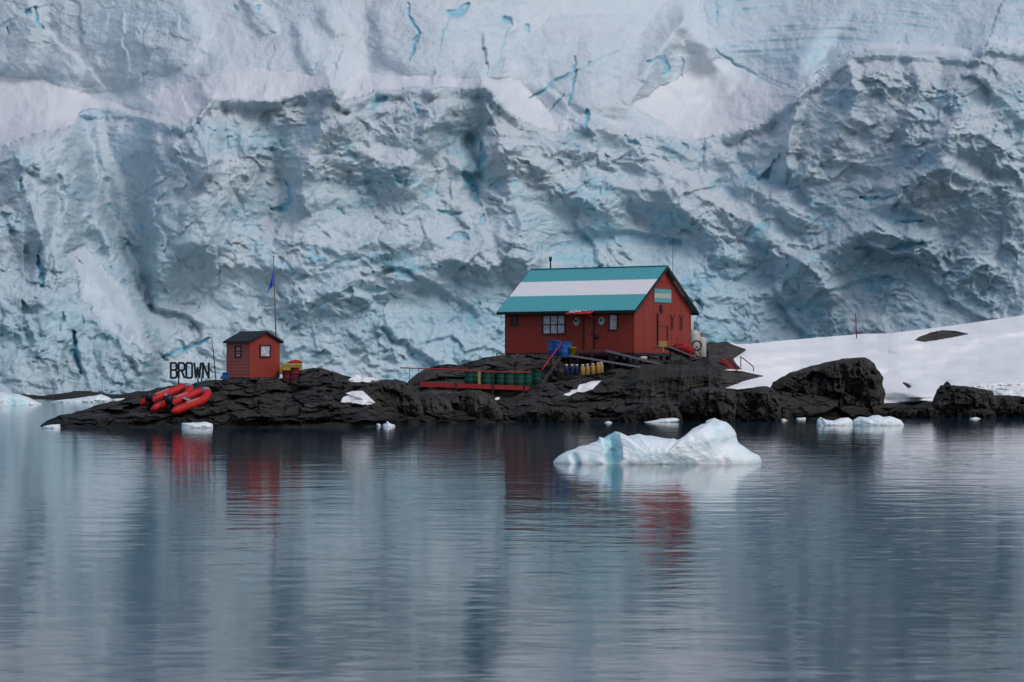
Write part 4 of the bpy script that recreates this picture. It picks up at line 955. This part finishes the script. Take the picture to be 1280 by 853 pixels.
# ------------------------------------------------------------------ inflatable boats
def boat(name, stern_px, bow_px, D0, label, roll, wid=.86):
    ga, gb = SF.at(stern_px[0], stern_px[1]+4), SF.at(bow_px[0], bow_px[1]+4)
    D0 = min(ga.y, gb.y-1.6)-.25
    A0, B0 = P(*stern_px, D0), P(*bow_px, D0+1.9)
    ax = (B0-A0); Lb = ax.length; ax.normalize(); up = Vector((0, -math.sin(roll), math.cos(roll))); side = ax.cross(up).normalized(); up = side.cross(ax)
    root = thing(name, label, 'boat', A0, 0, 'red inflatable boats pulled up on the rocks')
    Q = lambda s, t, h: ax*(s*Lb)+side*(t*wid/2)+up*h
    r = .235
    for sd in (-1, 1):
        pts = [Q(-.13, sd, 0), Q(-.06, sd, 0), Q(.0, sd, 0), Q(.2, sd, 0), Q(.4, sd, 0), Q(.6, sd, .01), Q(.76, sd*.95, .05), Q(.88, sd*.75, .12), Q(.96, sd*.42, .19), Q(1.0, 0, .22)]
        MB().tube(pts, [.05, .17, r, r, r, r, r, r*.98, r*.95, r*.93], 20).build('tube', M['hyp'], root)
        mb = MB(); ps = [Q(s, sd, r*.97) for s in (.25, .45, .62)]; mb.tube([p+side*sd*.02 for p in ps], .07, 8); mb.build('wear_patch', M['pink'], root)
        mb = MB(); mb.tube([Q(s_, sd*(1+.37*1.0), .04) for s_ in (.02, .2, .4, .6, .74)], .022, 6); mb.build('rub_strip', M['motor'], root)
    mb = MB(); mb.tube([Q(.965, -.3, .20), Q(.995, 0, .225), Q(.965, .3, .20)], .242, 12, True); mb.build('bow_patch', M['grey'], root)
    mb = MB(); a_, b_, c_, d_ = Q(.03, -.85, -.15), Q(.03, .85, -.15), Q(.9, .5, -.05), Q(.9, -.5, -.05); bm = mb.bm
    lo = [bm.verts.new(p) for p in (a_, b_, c_, d_)]; hi = [bm.verts.new(p+up*.05) for p in (a_, b_, c_, d_)]
    mb._f(lo[::-1]); mb._f(hi); [mb._f([lo[i], lo[(i+1) % 4], hi[(i+1) % 4], hi[i]]) for i in range(4)]; mb.build('floor', M['motor'], root)
    mb = MB(); mb.bar(Q(.02, -.8, .02), Q(.02, .8, .02), .06, .46, up); mb.build('transom', M['motor'], root)
    mb = MB(); mb.bar(Q(.45, -.8, .16), Q(.45, .8, .16), .22, .03, up); mb.build('thwart', M['grey'], root)
    # outboard: cowl, leg, propeller foot
    eng = MB(); c0 = Q(-.05, 0, .5)
    eng.tube([c0-up*.22, c0-up*.18, c0+up*.02, c0+up*.18, c0+up*.26], [.13, .2, .22, .19, .09], 14)
    eng.tube([c0-up*.2, c0-up*.8], [.09, .06], 10); eng.bar(c0-up*.62-ax*.12, c0-up*.62+ax*.1, .16, .02, up); eng.tube([c0-up*.82-ax*.16, c0-up*.82+ax*.14], [.035, .05], 8)
    eng.bar(c0-up*.02, c0-up*.02+ax*.5, .04, .04, up)
    eng.build('outboard_motor', M['motor'], root)
    return root
boat('inflatable_boat', (188, 506.5), (236, 489), 133.2, 'red inflatable boat lying left of the other one, bow towards the letters', .55)
boat('inflatable_boat', (213, 510), (258, 494), 132.0, 'red inflatable boat with pale worn tubes, nearer to the small hut', .5)

# ------------------------------------------------------------------ drums, cylinders, boxes
def drum_proto(mat, r=.29, h=.88, lid=None, name='drum'):
    root = bpy.data.objects.new(name, None); sc.collection.objects.link(root)
    pr = [(r*.97, 0), (r, .015)]
    for z in (.33, .66): pr += [(r, h*z-.03), (r*1.035, h*z), (r, h*z+.03)]
    pr += [(r, h-.03), (r*1.03, h-.02), (r*1.03, h), (r*.95, h), (r*.95, h-.02), (.01, h-.02)]
    MB().lathe(pr, 22).build('body', M[mat], root)
    MB().lathe([(.035, h-.019), (.035, h+.01), (.01, h+.01)], 10, (r*.6, 0, 0)).build('bung', M[lid or 'black'], root)
    return root
def put(root, first, loc, label, cat, group, rz=0, sc_=1):
    o = root if first else copy_tree(root); o.location = loc; o.rotation_euler = (0, 0, rz); o.scale = (sc_,)*3; return tag(o, label, cat, group)
pb = drum_proto('blue', .27, .92, 'black', 'blue_barrel')
gy = 440
BL = [(690.5, 443.5, 156.6, 'first blue barrel from the left below the big window'), (697, 444, 156.3, 'second blue barrel from the left below the big window'), (704.5, 446, 155.6, 'third blue barrel from the left, behind the red stair rail'), (709.5, 445.8, 155.9, 'blue barrel at the right end of the row, next to the yellow bucket')]
for i, (x, y, D, lb) in enumerate(BL): put(pb, i == 0, P(x, y, D), lb, 'barrel', 'blue barrels below the big window', i*1.3)
gd = drum_proto('green', .33, .86, 'black', 'green_drum')
GR = [(587, 481, 150.4, 'first'), (594, 481, 150.6, 'second'), (608, 482, 150.0, 'third'), (617, 482.3, 150.5, 'fourth'), (626, 482.5, 150.1, 'fifth'), (636, 483, 150.0, 'sixth'), (649, 483, 150.3, 'seventh'), (659, 482.5, 150.8, 'eighth'), (671, 480, 151.5, 'ninth')]
for i, (x, y, D, lb) in enumerate(GR): put(gd, i == 0, P(x, y, D), ('dark green fuel drum, %s from the left behind the red footbridge' % lb) if i < 8 else 'dark green fuel drum at the foot of the red stair rail, end of the row', 'drum', 'green drums behind the red footbridge', i*.9, .93)
o = thing('timber_post', 'yellowish upright timber between the green drums', 'post', P(599, 484, 149.6)); MB().box(-.08, .08, -.05, .05, 0, .95).box(-.12, .12, -.08, .08, -.3, 0).build('post', M['tan'], o)
# green drums seat: a rock ledge under them
lump('rock_ledge', [(560, 505), (566, 487), (580, 482), (600, 482), (640, 483.2), (665, 483), (690, 478), (700, 505)], 152.0, 2.6, M['hillrock'], (630, 494), 55, 5, .1, 12, rockmode=True, nth=200, nr=50, label='dark rock ledge carrying the row of green drums', cat='rock', jag=.3)
# bucket
bk = P(716, 443.5, 155.6); o = thing('bucket', 'yellow bucket right of the blue barrels', 'bucket', bk)
MB().lathe([(.16, 0), (.22, .42), (.24, .42), (.24, .46), (.2, .46), (.16, .05), (.01, .05)], 20).build('body', M['yellow'], o)
MB().tube([(.23*math.cos(t), 0, .44+.1*math.sin(t)) for t in np.linspace(0, math.pi, 10)], .01, 6).build('handle', M['black'], o)
# gas cylinders
def cyl_proto(mat, top, name, r=.15, h=.62):
    root = bpy.data.objects.new(name, None); sc.collection.objects.link(root)
    MB().lathe([(r*.8, 0), (r, .03), (r, h*.75), (r*.85, h*.88), (r*.4, h*.95), (r*.4, h), (.01, h)], 18).build('body', M[mat], root)
    MB().lathe([(r*.62, h*.93), (r*.62, h*1.1), (r*.5, h*1.1), (r*.5, h*.94)], 14).build('collar', M[top], root)
    return root
cy = cyl_proto('orange', 'wht', 'gas_cylinder')
for i, (x, y) in enumerate([(728.2, 469.5), (734.2, 469), (741, 468.3), (747.5, 467.3), (751.5, 466.6)]):
    put(cy, i == 0, P(x, y, 151.6+.1*i), '%s ochre gas cylinder from the left under the wooden ramps' % ['first', 'second', 'third', 'fourth', 'fifth'][i], 'gas cylinder', 'ochre gas cylinders', i)
cy2 = cyl_proto('dkblue', 'wht', 'dark_cylinder')
for i, (x, y) in enumerate([(708, 469.5), (715, 469.5), (721, 469.6)]):
    put(cy2, i == 0, P(x, y, 151.5+.1*i), '%s dark blue cylinder from the left, left of the ochre ones' % ['first', 'second', 'third'][i], 'gas cylinder', 'dark blue gas cylinders', i)
# big pale tanks right of the house
for x, y, w_, hh, lb in ((868.5, 446, .33, 1.75, 'white upright tank against the right side of the large house'), (877.5, 447, .27, 1.35, 'cream upright cylinder at the right end beside the large house')):
    o = thing('gas_tank', lb, 'tank', P(x, y, 160)); MB().lathe([(w_*.8, 0), (w_, .05), (w_, hh*.82), (w_*.8, hh*.92), (w_*.35, hh*.97), (.02, hh*.98)], 22).build('body', M['wht'], o); MB().lathe([(.05, hh*.96), (.05, hh*1.08), (.1, hh*1.08), (.1, hh*1.12), (.02, hh*1.12)], 10).build('valve', M['tan'], o)
o = thing('hose_reel', 'dark hose reel standing in front of the white tank', 'hose reel', P(871, 447, 158.6)); Mx = Matrix.Translation((0, 0, .75)) @ Matrix.Rotation(R(90), 4, 'X')
MB().tube([(.3*math.cos(t), 0, .75+.3*math.sin(t)) for t in np.linspace(0, 2*math.pi, 22)], .05, 8).build('hose', M['black'], o); mb = MB(); [mb.bar((s*.25, s2_*.1, 0), (0, s2_*.1, .75), .04) for s in (-1, 1) for s2_ in (-1, 1)]; mb.build('stand', M['rust'], o)

# things at the right end of the small hut
dr = drum_proto('drumred', .33, .95, 'black', 'red_drum')
put(dr, True, P(360.5, 480, 136.6), 'dark red drum with a board on top, right of the small hut', 'drum', 'dark red drums'); put(dr, False, P(369, 480.5, 136.4), 'dark red drum further from the small hut, under the tan crate', 'drum', 'dark red drums', 2, .97)
c0 = P(365.5, 463.6, 136.5); o = thing('crate', 'tan crate standing across the dark red drums', 'crate', c0)
mb = MB(); mb.box(-.5, .5, -.3, .3, 0, .42); mb.build('body', M['tan'], o, .02); mb = MB(); mb.box(-.53, .53, -.32, -.301, .05, .12); mb.box(-.53, .53, -.32, -.301, .3, .37); mb.build('batten', M['yellow'], o)
c1 = P(369.5, 454.3, 136.4); o = thing('tarpaulin', 'bright red tarpaulin bundle lying on the tan crate', 'tarpaulin', c1)
MB().tube([(-.42, 0, .03), (-.25, 0, .06), (.0, 0, .09), (.25, 0, .08), (.42, 0, .05)], [.02, .08, .11, .09, .02], 12).build('bundle', M['redtrim'], o)
c2 = P(353.5, 458, 137.2); o = thing('jerry_can', 'yellow jerry can between the small hut and the tan crate', 'jerry can', c2); MB().box(-.17, .17, -.1, .1, -.45, .02).build('body', M['yellow'], o, .03); MB().lathe([(.04, .02), (.04, .08), (.01, .08)], 10, (.08, 0, 0)).build('cap', M['black'], o)
c3 = P(358, 458, 136.9); o = thing('canister', 'dark green canister beside the yellow jerry can', 'canister', c3); MB().box(-.14, .14, -.1, .1, -.2, .05).build('body', M['green'], o, .03); MB().box(-.08, .08, -.02, .02, .05, .09).build('handle', M['green'], o)
c4 = P(356, 474, 137.3); o = thing('shelf_stand', 'low timber stand holding the cans beside the small hut', 'stand', c4)
mb = MB(); mb.box(-.4, .25, -.15, .15, .32, .37); mb.build('top', M['wood'], o)
for sx in (-.36, .21): MB().box(sx-.03, sx+.03, -.12, .12, -.4, .32).build('leg', M['wood'], o)
c5 = P(280.5, 474, 136.2); o = thing('crate', 'small blue container at the left corner of the small hut', 'container', c5)
mb = MB(); mb.prism([(-.24, 0), (.2, 0), (.24, .36), (-.02, .38)], -.2, .2); mb.build('body', M['blue'], o, .02); MB().box(-.1, .2, -.22, -.202, .28, .34).build('rim', M['dkblue'], o)

# ------------------------------------------------------------------ footbridge, stairs, ramps
def footbridge():
    A0 = P(524, 482, 149.0); B0 = P(662, 487.3, 148.3); root = thing('footbridge', 'long low red footbridge with a thin handrail below the large house', 'footbridge', A0)
    Q = lambda px, py, D=148.8: P(px, py, D)-A0
    n = 3
    xs = [524, 570, 616, 662]
    for i in range(3):
        a, b = xs[i]+.4, xs[i+1]-.4; ya = 480.6+(a-524)*.036; yb = 480.6+(b-524)*.036
        MB().bar(Q(a, ya), Q(b, yb), .06, .27).build('side_beam', M['beam'], root)
    mb = MB(); mb.bar(Q(524, 479.6, 149.5), Q(662, 484.6, 149.5), 1.0, .06); mb.build('deck', M['wood'], root)
    for x in (524, 570, 616, 655): MB().bar(Q(x, 477+(x-524)*.036), Q(x, 493+(x-524)*.03), .10).build('leg', M['black'], root)
    MB().tube([Q(500, 460), Q(523, 460.6), Q(560, 462), Q(600, 464), Q(645, 465.5), Q(664, 465)], .035, 8).build('handrail', M['redtrim'], root)
    for x, y in ((512, 460.3), (523, 460.6), (558, 462), (590, 463.5), (616, 464.6), (645, 465.4)): MB().bar(Q(x, y), Q(x, 480+max(0, x-524)*.036), .035).build('rail_post', M['wood'], root)
footbridge()
def stairs():
    A0 = P(680, 482, 151.5); root = thing('stairs', 'dark wooden stairs with a bright red handrail left of the blue barrels', 'stairs', A0)
    Q = lambda px, py, D: P(px, py, D)-A0
    for dd in (0, .9):
        MB().bar(Q(676, 482, 151+dd), Q(701, 447, 154+dd), .05, .22).build('stringer', M['wood'], root)
    for k in range(9):
        t = (k+.5)/9; a = Q(676, 482, 151.0).lerp(Q(701, 447, 154.0), t); MB().box(a.x-.13, a.x+.13, a.y+.03, a.y+.87, a.z+.0, a.z+.05).build('tread', M['wood'], root)
    MB().tube([Q(677, 463, 150.9), Q(680, 459, 151.1), Q(702, 428.5, 153.9)], .035, 8).build('handrail', M['redtrim'], root)
    for t in (0, .5, 1):
        a = Q(677.5, 462, 150.9).lerp(Q(702, 428.5, 153.9), t); b = Q(676, 482, 150.9).lerp(Q(701, 447, 153.9), t); MB().bar(a, b, .05).build('rail_post', M['black'], root)
stairs()
def barrel_deck():
    A0 = P(700, 446, 155.5); root = thing('platform', 'dark timber platform on posts carrying the blue barrels', 'platform', A0); Q = lambda px, py, D: P(px, py, D)-A0
    a, b = Q(686, 445, 155.2), Q(720, 445, 155.2); MB().box(a.x, b.x, a.y-.3, a.y+1.9, a.z-.1, a.z-.02).build('deck', M['wood'], root)
    for px in (688, 698, 708, 718): MB().bar(Q(px, 446, 155.3), Q(px, 470, 155.3), .11).build('post', M['black'], root)
    MB().bar(Q(686, 456, 155.2), Q(720, 458, 155.2), .05, .14).build('brace', M['wood'], root)
barrel_deck()
def ramps():
    A0 = P(745, 452, 155); root = thing('ramp', 'upper dark wooden ramp leading from the house door down to the right', 'ramp', A0)
    Q = lambda px, py, D: P(px, py, D)-A0
    MB().box(*(lambda a, b: (a.x, b.x, a.y-.9, a.y, a.z-.08, a.z))(Q(716, 437.6, 157.2), Q(765, 437.6, 157.2))).build('landing', M['wood'], root)
    for dd in (0, 1.1): MB().bar(Q(757, 438.5, 155.6+dd), Q(826, 455.5, 154.4+dd), .07, .14).build('side_beam', M['greywood'] if dd == 0 else M['wood'], root)
    MB().bar(Q(757, 438.9, 156.15), Q(826, 455.9, 154.95), 1.0, .05).build('deck', M['wood'], root)
    for x, y in ((722, 438), (740, 438), (762, 440), (785, 446), (806, 451)): MB().bar(Q(x, y+.5, 156), Q(x, y+17, 156), .10).build('post', M['black'], root)
    A1 = P(745, 456, 153.5); r2 = thing('ramp', 'lower dark wooden ramp above the ochre gas cylinders', 'ramp', A1); Q = lambda px, py, D: P(px, py, D)-A1
    MB().bar(Q(712, 444.5, 153.6), Q(800, 459, 153), .08, .12).build('side_beam', M['greywood'], r2); MB().bar(Q(712, 444.9, 154.2), Q(800, 459.4, 153.6), 1.0, .05).build('deck', M['wood'], r2)
    for x, y in ((714, 446), (738, 450), (763, 453), (786, 457)): MB().bar(Q(x, y, 154), Q(x, y+17, 154), .09).build('post', M['black'], r2)
ramps()
A1 = P(852, 452, 157.5); r3 = thing('ramp', 'grey plank ramp sloping down below the gable of the large house', 'ramp', A1); Q = lambda px, py, D: P(px, py, D)-A1
MB().bar(Q(833, 434.5, 157.2), Q(869, 449, 158.6), .9, .07).build('deck', M['greywood'], r3)
for x, y in ((838, 437), (852, 443), (863, 447.5)): MB().bar(Q(x, y+.8, 157.5), Q(x, y+15, 157.5), .09).build('post', M['black'], r3)
MB().box(*(lambda a, b: (a.x, b.x, a.y, a.y+.8, a.z-.07, a.z))(Q(818, 434, 157), Q(834, 434, 157))).build('landing', M['wood'], r3)
mb = MB(); mb.tube([Q(845, 421, 157), Q(862, 433, 157.6), Q(872, 446, 158.4)], .04, 8); mb.build('handrail', M['redtrim'], r3)
for x, y in ((846, 422), (854, 428), (863, 434)): MB().bar(Q(x, y, 157.3), Q(x, y+14, 157.3), .05).build('rail_post', M['redtrim'], r3)
A2 = P(829, 434, 157.2); o = thing('crate', 'small tan crate on the landing under the side door of the large house', 'crate', A2); MB().box(-.3, .22, -.2, .2, 0, .36).build('body', M['tan'], o, .015); MB().box(-.02, .02, -.22, -.201, -.3, .36).build('strap', M['yellow'], o)
A3 = P(852, 441, 158.6); o = thing('fuel_bladder', 'heap of bright red equipment against the gable of the large house', 'equipment', A3)
mb = MB(); mb.tube([(-.65, 0, .2), (-.3, 0, .35), (.1, 0, .4), (.5, 0, .2), (.8, 0, -.05)], [.1, .25, .3, .28, .1], 14); mb.build('body', M['redtrim'], o)
MB().tube([(-.5, -.22, .45), (0, -.28, .55), (.5, -.25, .3)], .03, 8).build('strap', M['drumred'], o)
o.name = 'equipment_pile'
A4 = P(802, 450, 159); o = thing('fuel_can', 'white can lying in the dark space under the corner of the large house', 'can', A4); mb = MB(); mb.tube([(-.35, 0, .1), (.35, 0, .1)], .13, 14); mb.build('body', M['wht'], o); MB().tube([(.351, 0, .14), (.4, 0, .14)], .03, 8).build('cap', M['black'], o)
# bench / plank at the far left corner of the house
A5 = P(625, 445, 162); o = thing('plank_bench', 'low grey bench at the far left corner of the large house', 'bench', A5); MB().box(-.3, .35, -.15, .15, .12, .17).build('seat', M['greywood'], o)
for sx in (-.2, .25): MB().box(sx-.04, sx+.04, -.12, .12, -.15, .12).build('leg', M['black'], o)
# red steps and rail at the snow edge
A6 = P(905, 466, 163); o = thing('stairs', 'short flight of red steps at the edge of the snow slope', 'stairs', A6); Q = lambda px, py, D: P(px, py, D)-A6
for k in range(7):
    t = k/6; x = 904+t*12; y = 449+t*13; a = Q(x, y, 166-t*1.5); MB().box(a.x-.35, a.x+.4, a.y-.14, a.y+.14, a.z, a.z+.05).build('tread', M['redtrim'], o)
MB().bar(Q(901, 449, 166), Q(913, 463, 164.4), .05, .12).build('stringer', M['drumred'], o); MB().bar(Q(909, 448, 166), Q(922, 462, 164.4), .05, .12).build('stringer', M['drumred'], o)
A7 = P(942, 465, 167); o = thing('handrail', 'red metal handrail on the snow beside the short red steps', 'handrail', A7); Q = lambda px, py, D: P(px, py, D)-A7
MB().tube([Q(925, 446, 167), Q(928, 447.5, 167), Q(941.5, 458.3, 167), Q(942, 461, 167), Q(942, 466, 167)], .035, 8).build('rail', M['drumred'], o); MB().tube([Q(926, 447, 167), Q(926, 459, 167)], .035, 8).build('rail_post', M['drumred'], o)
A8 = SM.at(1071, 423); o = thing('snow_stake', 'slim red stake standing in the snow slope', 'stake', A8); tp = P(1069.3, 392, A8.y)-A8; MB().tube([(0, 0, -.3), tp*.5, tp], [.045, .04, .035], 8).build('pole', M['drumred'], o)
